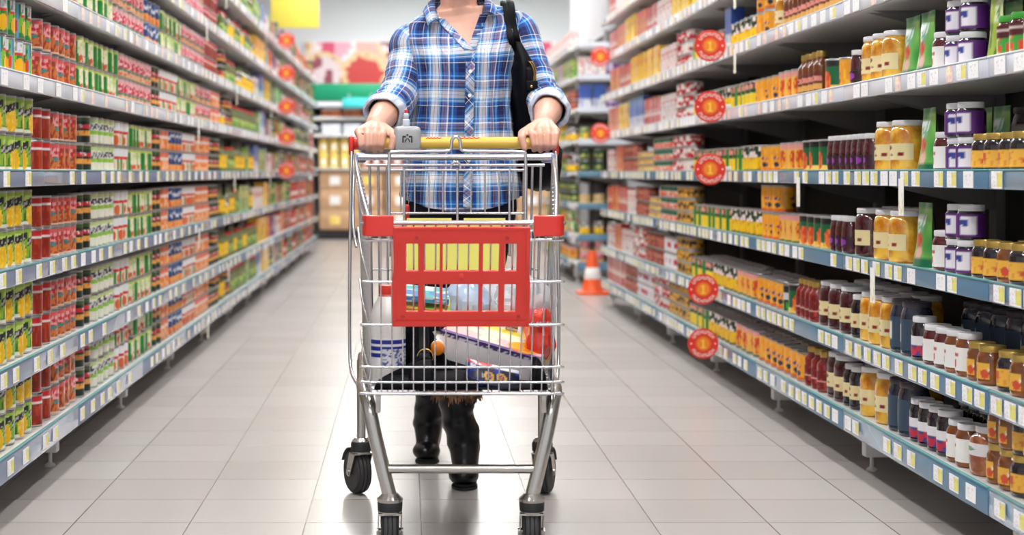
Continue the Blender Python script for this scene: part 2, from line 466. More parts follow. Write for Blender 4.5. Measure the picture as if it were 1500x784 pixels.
def A_pine(u,v):
    w=(u*4)%1
    if w<.28: return (30,135,60)
    if v>.72: return (240,160,150) if vn(w*9,v*9,1)>.45 else (40,50,40)
    if v>.58: return (35,90,45)
    return (250,215,45) if vn(w*8,v*8,3)>.3 else (245,240,200)
def A_peach(u,v):
    w=(u*4)%1
    if v<.10: return (238,110,30)
    if v>.86: return (250,175,60)
    if ell(w,v,.5,.52,.22,.10): return (130,60,130) if vn(w*12,v*14,1)>.5 else (250,190,90)
    if ell(w,v,.55,.26,.2,.10): return (30,55,80)
    return (250,165,35) if vn(w*5,v*5,3)>.3 else (252,195,70)
def A_peachgreen(u,v):
    w=(u*4)%1
    if v>.8: return (30,30,34)
    if ell(w,v,.32,.34,.30,.32): return (240,130,55) if vn(w*7,v*7,2)>.4 else (225,75,50)
    if v<.2: return (248,215,110) if vn(w*9,v*9,4)>.4 else (240,150,60)
    return (20,105,60)
def A_blackgreen(u,v):
    if v>.72: return (40,40,46)
    if v>.42: return (225,225,228)
    return (60,170,60) if vn(u*24,v*9,2)>.4 else (30,35,32)
def A_apri(u,v):
    w=(u*4)%1
    if v>.82: return (240,165,160)
    if v<.08: return (60,120,60)
    if ell(w,v,.5,.45,.34,.34): return (245,165,40) if vn(w*7,v*7,2)>.38 else (215,75,40)
    return (250,190,90)
def A_milk(u,v):
    w=(u*4)%1
    if .3<v<.7 and .2<w<.8: return (50,80,165) if vn(w*7,v*7,2)>.42 else (225,60,60)
    return (240,238,242)
def A_tunagold(u,v): return (225,180,90) if v>.75 or v<.25 else ((240,215,150) if vn(u*30,v*5,2)>.4 else (165,90,40))
def A_tunablk(u,v): return (205,165,90) if v>.84 or v<.16 else ((240,175,60) if vn(u*24,v*6,2)>.55 else (38,36,38))
def A_tunagrn(u,v): return (20,105,80) if v>.5 else ((235,110,80) if vn(u*24,v*6,2)>.45 else (240,225,215))
def A_tunared(u,v): return (190,40,55) if vn(u*10,v*5,2)>.5 else (245,235,230)
def A_paint_brown(u,v):
    w=(u*4)%1
    if v>.85: return (120,50,40)
    return (205,130,110) if vn(w*7,v*8,6)>.55 else ((165,60,50) if vn(w*8,v*7,2)>.4 else (90,45,35))
def A_carton_or(u,v):
    if v>.8: return (230,80,40)
    return (240,150,60) if vn(u*18,v*14,2)>.45 else (200,60,40)
def A_carton_pur(u,v):
    return (110,50,130) if vn(u*10,v*10,2)>.4 else (225,215,235)
def A_carton_yel(u,v): return (245,205,50) if vn(u*14,v*12,3)>.28 else (220,120,50)
def A_carton_red(u,v):
    if .35<v<.6: return (245,235,225) if vn(u*16,v*16,3)>.45 else (200,50,50)
    return (200,40,45)
def A_carton_grn(u,v): return (60,140,60) if vn(u*12,v*12,4)>.4 else (210,215,120)
def A_carton_blu(u,v): return (60,95,180) if v>.4 else ((225,225,235) if vn(u*16,v*10,4)>.4 else (90,120,190))
def A_carton_wht(u,v): return (242,238,236) if vn(u*12,v*12,4)>.38 else ((220,90,80) if vn(u*16,v*16,8)>.4 else (80,90,150))
def A_carton_brn(u,v): return (120,58,36) if vn(u*12,v*14,4)>.45 else ((225,150,80) if vn(u*16,v*16,8)>.5 else (90,45,40))
def A_pouch(u,v):
    if v<.14: return (15,110,70)
    if ell(u,v,.55,.42,.22,.12) : return (222,55,60)
    if ell(u,v,.55,.24,.2,.1): return (240,190,180)
    if v>.9: return (35,130,60)
    if .5<v<.82 and .25<u<.75: return (225,240,235) if vn(u*9,v*16,2)>.4 else (120,180,140)
    return mixc((60,155,70),(170,215,110),vn(u*3,v*3,4))
def A_pouchslim(u,v):
    if v<.1: return (90,120,30)
    return (170,195,60) if vn(u*5,v*8,3)>.45 else ((225,235,190) if v>.5 and vn(u*6,v*6,6)>.4 else (95,140,40))
ARTL=lambda f:(lambda a,b:lin(f(a,b)))

class Proto:
    def __init__(s,name,cat,look,w,h,me,kids=(),phi=None): s.name,s.cat,s.look,s.w,s.h,s.me,s.kids,s.phi=name,cat,look,w,h,me,kids,phi
tin_end=mat('bare_tin_end',(188,188,190),.3,.9)
def can(name,look,art,d,h,lid=True,cat='can',tabbed=True,nu=64,nv=24):
    r=d/2; mb=MB()
    mb.lathe([(r*.90,0),(r*.975,.001),(r,.004),(r,.006)],nu,mi=1,caps=(True,False))
    mb.lathe([(r*.985,.006)]+[(r*.985,.006+(h-.012)*q/nv) for q in range(nv+1)]+[(r*.985,h-.006)],nu,mi=0,caps=(False,False),fn=lambda u,z:lin(art(u,min(max((z-.006)/(h-.012),0),1))))
    mb.lathe([(r,h-.006),(r,h-.001),(r*.985,h),(r*.95,h-.001),(r*.93,h-.004),(r*.6,h-.0042)],nu,mi=1,caps=(False,True))
    me=mb.mesh(name,[tin,tin_end],art=True,smooth=50)
    kids=[]
    if lid and tabbed:
        m=MB(); m.lathe([(.004,h-.004),(.005,h-.0025),(.004,h-.002)],10,(0,0,0)); m.tube([(.006+.010*math.cos(a)+.006,.007*math.sin(a),h-.002) for a in np.linspace(0,2*PI,12,endpoint=False)],.0013,6,closed=True)
        kids=[('pull_ring',m.mesh('pull_ring',tin_end))]
    return Proto(name,cat,look,d,h,me,kids)
def box_pack(name,look,art,w,dp,h,cat='carton',mt=None):
    mb=MB(); hw,hd=w/2,dp/2; r=.003
    for ang in (0,PI/2,PI,-PI/2):
        a,b=(hd,hw) if ang in (0,PI) else (hw,hd)
        R=Matrix.Rotation(ang,3,'Z')
        mb.grid(lambda u,v,a=a,b=b,R=R: R@Vector((a,(u-.5)*2*b,v*h)),20,26,ARTL(art))
    mb.grid(lambda u,v:((u-.5)*dp,(v-.5)*w,h),6,6,lambda u,v:lin(art(u,.97)))
    mb.grid(lambda u,v:((u-.5)*dp,(.5-v)*w,0),2,2,lambda u,v:lin(art(u,.02)))
    bm=bmesh.new(); me=mb.mesh(name,mt or gloss,art=True,smooth=0)
    bm.from_mesh(me); bmesh.ops.remove_doubles(bm,verts=bm.verts,dist=1e-5); bm.to_mesh(me); bm.free()
    lid=MB(); lid.rbox(-dp*.32,dp*.32,-hw*.98,hw*.98,h-.0005,h+.0035,.0015)
    return Proto(name,cat,look,w,h+.004,me,[('top_seal',lid.mesh('top_seal',mat('pack_seal',(225,215,205),.4)))])
def jar(name,look,d,h,content,lidc,lab=None,labz=(.18,.62),lart=None,cat='jar',lidh=.0115,shoulder=.78,neck=.80,waist=0,labmat=None,span=210,lidname='lid',labbg=None):
    r=d/2; hb=h-lidh
    prof=[(r*.86,0),(r*.97,.003),(r,.010)]
    for q in range(1,9):
        t=q/9; prof.append((r*(1-waist*math.sin(t*PI)),.010+(hb*shoulder-.010)*t))
    prof+=[(r,hb*shoulder),(r*.97,hb*(shoulder+.06)),(r*(neck+.05),hb*(shoulder+.14)),(r*neck,hb*.95),(r*neck,hb)]
    mb=MB(); mb.lathe(prof,28); me=mb.mesh(name,content,smooth=60)
    kids=[]
    m=MB(); lr=r*neck*1.07; m.lathe([(lr*.98,hb-.004),(lr,hb-.003),(lr,h-.003),(lr*.96,h),(lr*.9,h-.0008)],28); kids.append((lidname,m.mesh(lidname,lidc,smooth=50)))
    if lart:
        m=MB(); a0=-math.radians(span/2); a1=-a0
        def P(u,v):
            t=(labz[0]+(labz[1]-labz[0])*v); a=a0+(a1-a0)*u; rr=r*(1-waist*math.sin(min(max((t*hb-.01)/(hb*shoulder-.01),0),1)*PI))+.0008
            return (rr*math.cos(a),rr*math.sin(a),t*hb)
        m.grid(P,30,14,ARTL(lart)); kids.append(('label',m.mesh('label',labmat or paper,art=True,smooth=60)))
    return Proto(name,cat,look,d,h,me,kids,phi=0)
def pouch(name,look,art,w,h,dp):
    mb=MB(); nu,nv=14,18
    def P(sgn):
        def f(u,v):
            x=dp/2*(1-v)**.7*(1-abs(2*u-1)**3)*sgn+ (.0012*sgn) + .004*math.sin(v*9+u*5)*(1-abs(2*u-1))
            return (x,(u-.5)*w*(1-.06*math.sin(v*PI)),v*h)
        return f
    mb.grid(P(1),nu,nv,ARTL(art)); 
    f2=P(-1); mb.grid(lambda u,v:f2(1-u,v),nu,nv,ARTL(art))
    mb.grid(lambda u,v:(P(1)(u,0)[0]*(1-v)+P(-1)(u,0)[0]*v,(u-.5)*w,0.0),nu,2,lambda u,v:lin(art(u,0)))
    me=mb.mesh(name,gloss,art=True,smooth=60)
    return Proto(name,'pouch',look,w,h,me,())
def bottle(name,look,d,h,content,capc,lart,labz=(.15,.6),cat='bottle',neck=.38,shoulder=.62,capmat=None):
    p=jar(name,look,d,h,content,capc,None,labz,lart,cat,lidh=h*.11,shoulder=shoulder,neck=neck,lidname='cap'); return p

g_dark=mat('dark_cherry_preserve',(58,16,24),.12,coat=.8,noise=((84,24,34),60)); g_black=mat('black_currant_preserve',(26,14,24),.12,coat=.8)
g_yel=mat('yellow_peach_halves',(206,122,10),.14,coat=.8,noise=((250,198,72),24)); g_pur=mat('purple_berry_jam',(62,22,78),.12,coat=.8)
g_amb=mat('amber_honey',(112,56,14),.1,coat=.8,noise=((150,84,26),20)); g_red=mat('red_sauce',(140,24,24),.15,coat=.7)
g_blue=mat('dark_blue_preserve',(40,44,62),.12,coat=.8); g_brown=mat('brown_spread',(120,62,24),.2,coat=.6); g_straw=mat('strawberry_jam',(86,20,24),.12,coat=.8)
g_mixed=mat('mixed_pickle',(140,70,35),.14,coat=.8,noise=((190,120,80),45)); g_green=mat('green_olives',(70,84,30),.14,coat=.8,noise=((120,130,60),50)); g_grey=mat('grey_label_preserve',(52,44,46),.2,coat=.6)
l_white=mat('white_jar_lid',(236,236,240),.3,coat=.3); l_gold=mat('gold_jar_lid',(196,164,84),.3,.6); l_green=mat('green_jar_lid',(70,170,60),.35); l_dark=mat('dark_jar_lid',(60,54,60),.4); l_red=mat('red_jar_lid',(200,40,40),.35)
def L_cream(u,v):
    if ell(u,v,.5,.74,.12,.16): return (160,30,35) if v>.72 else (40,70,50)
    if ell(u,v,.80,.36,.05,.14) or ell(u,v,.2,.36,.05,.14): return (140,20,30)
    if .36<u<.64 and .28<v<.42 and vn(u*40,v*8,1)>.45: return (60,50,45)
    return (240,222,168)
def L_purple(u,v):
    w=(u*2)%1
    if .2<w<.62 and .12<v<.9: return (50,70,150) if ell(w,v,.34,.62,.1,.16) else (240,236,244)
    return (92,34,120)
def L_gold(u,v):
    w=(u*1.5)%1
    if v<.05 or v>.95: return (120,70,20)
    if ell(w,v,.3,.35,.16,.28) or ell(w,v,.78,.6,.12,.24): return (215,80,50)
    if .42<w<.66 and .3<v<.75: return (245,230,190) if vn(w*20,v*12,2)>.4 else (150,90,50)
    return (240,185,70) if vn(w*6,v*6,4)>.35 else (225,145,60)
def L_white(u,v):
    if ell(u,v,.5,.30,.09,.20): return (215,45,50)
    if ell(u,v,.28,.42,.05,.12): return (215,60,60)
    if .36<u<.64 and .60<v<.72: return (200,90,90)
    return (246,244,240)
def L_straw(u,v):
    w=(u*2)%1
    if v>.62: return (84,26,32) if not .8<v<.9 else (225,205,200)
    if ell(w,v,.5,.34,.3,.3): return (228,70,45) if vn(w*7,v*7,2)>.4 else (60,160,60)
    return (180,215,150)
def L_blue(u,v): return (236,236,226) if .35<u<.62 and .25<v<.85 else (58,76,96)
def L_pink(u,v): return (150,60,170) if ell(u,v,.5,.5,.3,.36) else (60,26,40)
def L_jam(u,v):
    if v>.55: return (238,236,240)
    return (205,50,70) if vn(u*7,v*6,2)>.5 else (70,70,140)
def L_sauce(u,v): return (225,190,180) if .3<v<.42 else ((120,20,20) if vn(u*9,v*7,2)>.4 else (205,60,50))
def L_brown(u,v):
    if .45<v<.75: return (235,150,140) if vn(u*8,v*8,2)>.45 else (90,35,30)
    return (225,170,90) if v<.3 else (110,50,30)
def L_mixed(u,v): return (226,222,226) if not ell(u,v,.5,.5,.2,.2) else (90,140,110)
def L_grey(u,v): return (150,146,146) if vn(u*5,v*5,3)>.2 else (120,60,60)
def L_red2(u,v): return (232,220,210) if .25<v<.7 else (190,40,40)
P={}
def reg(p): P[p.name]=p
for a in (('corn_can','green and yellow corn can',A_corn,.084,.104),('sweetcorn_can','short green and yellow corn can',A_corn,.084,.094),('vegetable_can','white-topped mixed vegetable can',A_mix,.084,.104),('bean_can','red baked bean can',A_bean,.082,.092),
 ('tomato_can','dark red tomato can',A_redtin,.074,.094),('pea_can','green and cream pea can',A_pea,.082,.092),('pink_bean_can','pink and red bean can',A_pink,.082,.092),
 ('asparagus_can','white and green asparagus can',A_aspar,.082,.094),('carrot_can','white can with red band',A_redwhite,.082,.094),('lentil_can','dark green can with red band',A_dark,.082,.094),
 ('fish_can','navy and orange can',A_blue,.086,.095),('soup_can','orange and white soup can',A_orange,.082,.094),('olive_can','dark green olive can',A_olive,.08,.094),
 ('pineapple_can','green and yellow pineapple can',A_pine,.084,.105),('mango_can','yellow and black fruit can',A_yellowtin,.084,.108),('peach_can','orange peach can',A_peach,.088,.104),
 ('apricot_can','orange and pink apricot can',A_apri,.086,.108),('compote_can','dark green can printed with peaches',A_peachgreen,.10,.11),('mushroom_can','black and green can',A_blackgreen,.07,.10),
 ('milk_can','white and blue condensed milk can',A_milk,.078,.085),('paste_can','brown meat can',A_paint_brown,.08,.088)): reg(can(*a))
for a in (('gold_fish_tin','flat gold fish tin',A_tunagold,.095,.040),('black_fish_tin','black and gold fish tin',A_tunablk,.095,.062),('green_fish_tin','green and orange fish tin',A_tunagrn,.09,.062),('red_fish_tin','red and white fish tin',A_tunared,.09,.062)):
    reg(can(*a,cat='tin',nv=8))
for a in (('snack_carton','orange carton',A_carton_or,.10,.06,.17),('purple_carton','purple and white carton',A_carton_pur,.10,.06,.17),('yellow_carton','yellow carton',A_carton_yel,.10,.07,.18),
 ('red_carton','red carton',A_carton_red,.10,.06,.16),('green_carton','green and yellow carton',A_carton_grn,.10,.07,.17),('blue_carton','blue carton',A_carton_blu,.10,.06,.19),('white_carton','white red-printed carton',A_carton_wht,.11,.07,.15),('brown_carton','brown carton',A_carton_brn,.11,.07,.15)): reg(box_pack(*a))
reg(jar('fruit_jar','white-lidded jar of yellow fruit',.098,.148,g_yel,l_white,None,(.26,.60),L_cream,shoulder=.80,neck=.84))
reg(jar('cherry_jar','white-lidded jar of dark cherries',.098,.148,g_dark,l_white,None,(.26,.60),L_cream,shoulder=.80,neck=.84))
reg(jar('slim_cherry_jar','slim cream-labelled dark jar',.066,.132,g_black,l_white,None,(.26,.62),L_cream,neck=.78))
reg(jar('berry_jar','purple-labelled berry jar',.072,.088,g_black,l_white,None,(.10,.86),L_purple,neck=.84,span=330))
reg(jar('jam_jar','gold-lidded jam jar with yellow label',.072,.094,g_black,l_gold,None,(.14,.66),L_gold,neck=.82,span=330))
reg(jar('amber_jam_jar','gold-lidded amber jar',.072,.094,g_amb,l_gold,None,(.16,.66),L_gold,neck=.82,span=150))
reg(jar('strawberry_jar','green-lidded strawberry jar',.068,.104,g_straw,l_green,None,(.06,.86),L_straw,neck=.84,span=330))
reg(jar('white_label_jar','white-labelled red jam jar',.078,.106,g_straw,l_white,None,(.12,.72),L_white,neck=.84))
reg(jar('honey_jar','white-labelled honey jar',.07,.108,g_amb,l_white,None,(.14,.74),L_white,neck=.80))
reg(jar('compote_jar','slim dark compote jar',.06,.118,g_dark,l_white,None,(.2,.5),L_pink,neck=.86,waist=-.04,span=200))
reg(jar('blue_label_jar','tall dark jar with blue label',.088,.15,g_blue,l_dark,None,(.12,.74),L_blue,neck=.84))
reg(jar('currant_jar','black jam jar with pink-white label',.07,.118,g_black,l_white,None,(.12,.62),L_jam,neck=.84))
reg(jar('pickle_jar','round jar of mixed pickles',.11,.118,g_mixed,l_white,None,(.46,.74),L_mixed,neck=.70,waist=-.03))
reg(jar('large_preserve_jar','large grey-labelled preserve jar',.105,.165,g_grey,l_dark,None,(.14,.8),L_grey,neck=.86))
reg(jar('olive_jar','green olive jar with red lid',.075,.15,g_green,l_red,None,(.2,.55),A_carton_grn,neck=.8))
reg(bottle('sauce_bottle','red sauce bottle',.062,.135,g_red,l_gold,L_sauce,neck=.62,shoulder=.74))
reg(bottle('syrup_bottle','brown syrup bottle with gold cap',.058,.15,g_brown,l_gold,L_brown,neck=.55,shoulder=.72))
reg(bottle('oil_bottle','green oil bottle',.08,.19,g_green,l_dark,A_carton_yel,neck=.4))
reg(bottle('ketchup_bottle','orange ketchup bottle',.075,.19,mat('ketchup_red',(190,50,30),.3),l_white,L_red2,neck=.42))
reg(pouch('green_pouch','green stand-up vegetable pouch',A_pouch,.12,.175,.055)); reg(pouch('slim_pouch','slim yellow-green pouch',A_pouchslim,.09,.185,.04))

COUNT={}
def put(pn,side,k,D,z,X,rack_name,layer='',rot=None,rnd=random):
    p=P[pn]; key=(pn,side,k,layer,rack_name); COUNT[key]=COUNT.get(key,0)+1; n=COUNT[key]
    if p.kids and p.me:
        o=bpy.data.objects.new(pn,p.me)
    else: o=bpy.data.objects.new(pn,p.me)
    C.objects.link(o); o.location=(X,D,z)
    base=0 if side<0 else PI
    if side==2: base=-PI/2
    if rot is not None: o.rotation_euler=(0,0,rot)
    elif p.cat in ('can','tin'): o.rotation_euler=(0,0,rnd.random()*6.28)
    elif p.cat in ('jar','bottle'): o.rotation_euler=(0,0,base+(rnd.random()-.5)*.5 + (.45 if side<0 else -.45 if side==1 else 0))
    else: o.rotation_euler=(0,0,base+(rnd.random()-.5)*.12)
    for nm,me in p.kids:
        if nm in ('pull_ring','top_seal') and (D>8.5 or z>.80): continue
        c=bpy.data.objects.new(nm,me); C.objects.link(c); c.parent=o
    lay={'':'','lo':', lower row','up':', upper row','top':', top row','bk':', standing behind'}[layer]
    o['label']='%s, %s from near end%s, %s shelf, %s'%(p.look,ordw(n),lay,TIERW[k],rack_name)
    o['category']=p.cat
    o['group']='%ss on the shelves'%pn.replace('_',' ')
    return o
def run(pn,side,k,d0,d1,layers=1,rack_name='',step=None,setback=.03,seed=0,miss=0.0,rot=None,topgap=0):
    """a facing of one product from depth d0 to d1 along a shelf, LAYERS high"""
    p=P[pn]; X0=XL if side<0 else XR; s=-1 if side<0 else 1
    st=step or (p.w+.004); rnd=random.Random(seed*977+k*31+int(d0*100))
    n=max(1,int((d1-d0+.002)/st)); st=(d1-d0)/n
    hw=p.w/2 if p.cat in('can','tin','jar','bottle') else .04
    for q in range(n):
        D=d0+st*(q+.5)
        for L in range(layers):
            if L==layers-1 and layers>1 and rnd.random()<miss: continue
            if p.cat in ('carton',) and layers==1 and rnd.random()<miss: continue
            jx=(rnd.random()-.5)*.006
            put(pn,side,k,D,TZ[k]-.0035+L*(p.h+.0005),X0+s*(setback+hw+jx),rack_name,('lo','up','top')[L] if layers>1 else '',rot=rot,rnd=rnd)
# ---- rack of cans (camera left)
RL='can rack'
for k in range(8):
    lay=2
    a='sweetcorn_can' if k==0 else ('corn_can' if k<4 else 'vegetable_can')
    if k<=5:
        run(a,-1,k,4.09,4.68,2,RL,seed=1,miss=.0)
        run('tomato_can',-1,k,4.70,4.93,2,RL,seed=2) if k<4 else run('bean_can',-1,k,4.70,4.93,2,RL,seed=2)
        run('bean_can',-1,k,4.94,5.29,2,RL,seed=3,miss=.05)
    if k<=3:
        run('lentil_can',-1,k,5.31,5.55,2,RL,seed=4,miss=.1); run('asparagus_can',-1,k,5.56,5.98,2,RL,seed=5); run('carrot_can',-1,k,5.99,6.28,2,RL,seed=6)
        run('pea_can',-1,k,6.30,6.86,2,RL,seed=7,miss=.1); run('lentil_can',-1,k,6.88,7.10,2,RL,seed=8)
        run('soup_can',-1,k,7.12,7.34,2,RL,seed=9); run('fish_can',-1,k,7.35,7.78,2,RL,seed=10); run('carrot_can',-1,k,7.80,8.25,2,RL,seed=11); run('soup_can',-1,k,8.26,8.80,2,RL,seed=12,miss=.15); run('lentil_can',-1,k,8.82,9.3,2,RL,seed=13,miss=.3)
    elif k==4:
        run('pea_can',-1,k,5.31,6.05,2,RL,seed=4); run('pink_bean_can',-1,k,6.08,6.85,2,RL,seed=5); run('lentil_can',-1,k,6.87,7.05,2,RL,seed=6); run('carrot_can',-1,k,7.06,7.60,2,RL,seed=7)
        run('pea_can',-1,k,7.62,8.25,2,RL,seed=8); run('pink_bean_can',-1,k,8.27,8.9,2,RL,seed=9,miss=.2); run('soup_can',-1,k,8.92,9.3,2,RL,seed=10)
    elif k in (5,6):
        run('pea_can',-1,k,5.31,5.95,2,RL,seed=4); run('pink_bean_can',-1,k,5.97,6.65,2,RL,seed=5); run('fish_can',-1,k,6.67,7.05,2,RL,seed=6); run('pea_can',-1,k,7.07,7.75,2,RL,seed=7); run('pink_bean_can',-1,k,7.77,8.6,2,RL,seed=8); run('tomato_can',-1,k,8.62,9.2,2,RL,seed=9)
    else:
        run('pink_bean_can',-1,k,6.4,7.5,1,RL,seed=4); run('white_carton',-1,k,7.55,9.2,1,RL,seed=5)
    # farther bays: taller packs in one row
    rnd=random.Random(k*7+1); D=9.4
    while D<18.7:
        if D<11.3: ch=['olive_jar','oil_bottle','lentil_can','olive_jar','mango_can','oil_bottle','green_carton']
        elif D<12.4: ch=['blue_carton','green_carton','white_carton','yellow_carton']
        elif D<14.2: ch=['purple_carton','green_carton','brown_carton','snack_carton','white_carton','olive_can']
        else: ch=['red_carton','snack_carton','brown_carton','ketchup_bottle','brown_carton','paste_can','olive_can']
        pn=rnd.choice(ch); L=rnd.choice([.2,.28,.36,.45]); L=min(L,18.75-D)
        if L<.15: break
        two=P[pn].h<.1
        run(pn,-1,k,D,D+L,2 if two else 1,RL,step=P[pn].w*(1.12 if D<13 else 1.25),seed=int(D*10)); D+=L+.03
# ---- rack of jars (camera right); depth ranges by shelf
RJ='jar rack'
Z0=[ # k, product, d0, d1, layers
 (0,'jam_jar',3.60,3.76,2),(0,'amber_jam_jar',3.76,3.92,2),(0,'pickle_jar',3.93,4.05,1),(0,'honey_jar',4.06,4.21,1),(0,'currant_jar',4.22,4.52,1),(0,'blue_label_jar',4.53,4.72,1),(0,'fruit_jar',4.73,5.03,1),(0,'slim_cherry_jar',5.05,5.20,1),(0,'cherry_jar',5.21,5.42,1),(0,'sauce_bottle',5.44,5.70,1),(0,'peach_can',5.72,6.45,1),(0,'apricot_can',6.46,6.9,1),(0,'mango_can',6.92,7.5,1),(0,'pineapple_can',7.52,8.0,1),
 (1,'jam_jar',3.60,3.68,1),(1,'amber_jam_jar',3.69,3.77,1),(1,'jam_jar',3.78,3.86,1),(1,'amber_jam_jar',3.90,4.06,1),(1,'honey_jar',4.07,4.22,1),(1,'white_label_jar',4.23,4.40,1),(1,'currant_jar',4.41,4.50,1),(1,'blue_label_jar',4.51,4.70,1),(1,'fruit_jar',4.71,5.02,1),(1,'slim_cherry_jar',5.03,5.10,1),(1,'cherry_jar',5.13,5.53,1),(1,'sauce_bottle',5.55,5.83,1),(1,'compote_can',5.84,5.94,1),(1,'mushroom_can',5.95,6.03,1),(1,'peach_can',6.04,6.48,1),(1,'apricot_can',6.49,6.85,1),(1,'mango_can',6.86,7.4,1),(1,'pineapple_can',7.41,7.95,1),
 (2,'jam_jar',3.60,3.78,1),(2,'amber_jam_jar',3.78,3.86,1),(2,'jam_jar',3.86,4.02,1),(2,'berry_jar',4.05,4.23,2),(2,'white_label_jar',4.24,4.33,1),(2,'green_pouch',4.36,4.58,1),(2,'fruit_jar',4.60,4.90,1),(2,'cherry_jar',4.91,5.11,1),(2,'compote_jar',5.14,5.34,1),(2,'compote_can',5.38,5.80,1),(2,'apricot_can',5.82,6.1,1),(2,'peach_can',6.11,6.39,2),(2,'mango_can',6.42,7.0,1),(2,'pineapple_can',7.02,7.9,1),
 (3,'jam_jar',3.60,4.02,1),(3,'berry_jar',4.06,4.22,2),(3,'white_label_jar',4.24,4.32,1),(3,'green_pouch',4.36,4.50,1),(3,'fruit_jar',4.58,4.88,1),(3,'compote_jar',4.90,5.38,1),(3,'compote_can',5.42,5.75,1),(3,'apricot_can',5.77,6.08,1),(3,'peach_can',6.10,6.42,1),(3,'mango_can',6.45,6.75,1),(3,'pineapple_can',6.78,7.9,1),
 (4,'strawberry_jar',3.60,3.86,1),(4,'slim_pouch',3.88,3.98,1),(4,'berry_jar',4.02,4.24,2),(4,'white_label_jar',4.25,4.33,1),(4,'green_pouch',4.36,4.66,1),(4,'fruit_jar',4.68,5.0,1),(4,'compote_jar',5.02,5.14,1),(4,'peach_can',5.17,5.26,1),(4,'compote_can',5.28,5.48,1),(4,'syrup_bottle',5.50,5.80,1),(4,'apricot_can',5.82,6.1,1),(4,'peach_can',6.12,6.5,1),(4,'pineapple_can',6.52,7.0,1),(4,'mango_can',7.02,7.9,1),
 (5,'syrup_bottle',4.9,6.0,1),(5,'fruit_jar',6.02,6.22,1),(5,'peach_can',6.24,6.5,2),(5,'mango_can',6.52,7.0,1),(5,'blue_carton',7.02,7.13,1),(5,'pineapple_can',7.15,7.9,1),
 (6,'snack_carton',6.0,6.8,1),(6,'yellow_carton',6.85,7.9,1),
]
for i,(k,pn,a,b,L) in enumerate(Z0): run(pn,1,k,a,b,L,RJ,seed=i,miss=.25 if pn=='berry_jar' else 0)
FAR={0:['black_fish_tin','red_fish_tin','milk_can','paste_can','white_carton'],1:['black_fish_tin','milk_can','paste_can','red_fish_tin','white_carton'],2:['black_fish_tin','green_fish_tin','gold_fish_tin','paste_can','white_carton'],
 3:['red_fish_tin','green_fish_tin','gold_fish_tin','paste_can','brown_carton'],4:['red_fish_tin','white_carton','red_carton','blue_carton','yellow_carton'],5:['red_fish_tin','white_carton','yellow_carton','yellow_carton','red_carton'],6:['yellow_carton','white_carton','red_carton','snack_carton'],7:['white_carton','snack_carton','purple_carton','white_carton']}
for k in range(8):
    rnd=random.Random(k*13+5); D=8.02 if k<7 else 7.4; q=0
    while D<11.2:
        pn=FAR[k][q%len(FAR[k])] if D<10.3 else rnd.choice(['snack_carton','white_carton','red_carton']); q+=1
        L=rnd.choice([.38,.5,.62]); L=min(L,11.28-D)
        if L<.12: break
        h=P[pn].h; n=1 if h>.1 else (3 if h<.07 and k!=7 else 2)
        if h<.045: n=3
        run(pn,1,k,D,D+L,n,RJ,step=P[pn].w*1.08,seed=q); D+=L+.03
# second row of goods standing deeper on the shelf, seen over the first
def behind(pn,k,d0,d1,X,z=None,n=1):
    p=P[pn]; c=max(1,int((d1-d0)/(p.w+.006)))
    for q in range(c):
        for L in range(n): put(pn,1,k,d0+(q+.5)*(d1-d0)/c,TZ[k]-.0035+L*(p.h+.0005),X,RJ,'bk')
behind('large_preserve_jar',3,3.75,4.20,XR+.24); behind('large_preserve_jar',2,3.75,4.1,XR+.26)
behind('pickle_jar',1,3.70,4.0,XR+.26,n=1); behind('blue_label_jar',1,4.05,4.6,XR+.24); behind('cherry_jar',2,4.95,5.3,XR+.22)
behind('green_pouch',4,4.05,4.3,XR+.20); behind('green_pouch',3,4.24,4.5,XR+.22); behind('green_pouch',4,3.6,3.86,XR+.2)
behind('cherry_jar',1,5.1,5.55,XR+.2); behind('slim_cherry_jar',0,5.06,5.3,XR+.16); behind('currant_jar',0,4.1,4.5,XR+.19); behind('jam_jar',0,3.62,3.95,XR+.18); behind('jam_jar',2,3.62,3.98,XR+.155); behind('jam_jar',1,3.62,3.95,XR+.155)
for k,pn,a,b in ((0,'peach_can',5.75,6.9),(0,'mango_can',6.95,8.0),(1,'peach_can',5.9,6.8),(1,'mango_can',6.85,7.95),(0,'fruit_jar',4.75,5.0),(1,'fruit_jar',4.75,5.0)): behind(pn,k,a,b,XR+.03+P[pn].w*1.55)
# ---- rack beyond the cross aisle
RF='far rack'
for k in range(8):
    rnd=random.Random(k*17+3); D=13.76; q=0
    while D<16.0:
        pn=rnd.choice([['mango_can','apricot_can','milk_can','pea_can'],['yellow_carton','pea_can','paste_can','mango_can'],['olive_can','pineapple_can','mango_can','gold_fish_tin'],['paste_can','mango_can','olive_jar','brown_carton'],['corn_can','yellow_carton','mango_can','pea_can'],['yellow_carton','yellow_carton','white_carton','paste_can'],['purple_carton','white_carton','green_carton'],['white_carton']][k])
        L=rnd.choice([.3,.42,.5]); L=min(L,16.2-D)
        if L<.12: break
        run(pn,1,k,D,D+L,1 if P[pn].h>.1 else (3 if P[pn].h<.05 else 2),RF,step=P[pn].w*1.2,seed=q); q+=1; D+=L+.04
    pn=['pink_bean_can','mango_can','gold_fish_tin','olive_can','corn_can','blue_carton','white_carton','white_carton'][k]
    if k==7: continue
    pn2=['mango_can','mango_can','pineapple_can','olive_can','corn_can','purple_carton','purple_carton'][k]
    for q in range(4):
        pp=pn if q<2 else pn2; p=P[pp]
        for L in range(1 if p.h>.1 else 2):
            put(pp,2,k,R2Y-.50+.08,TZ[k]-.0035+L*(p.h+.0005),XR+.10+q*.112,'cone end cap',('lo','up')[L] if p.h<=.1 else '')
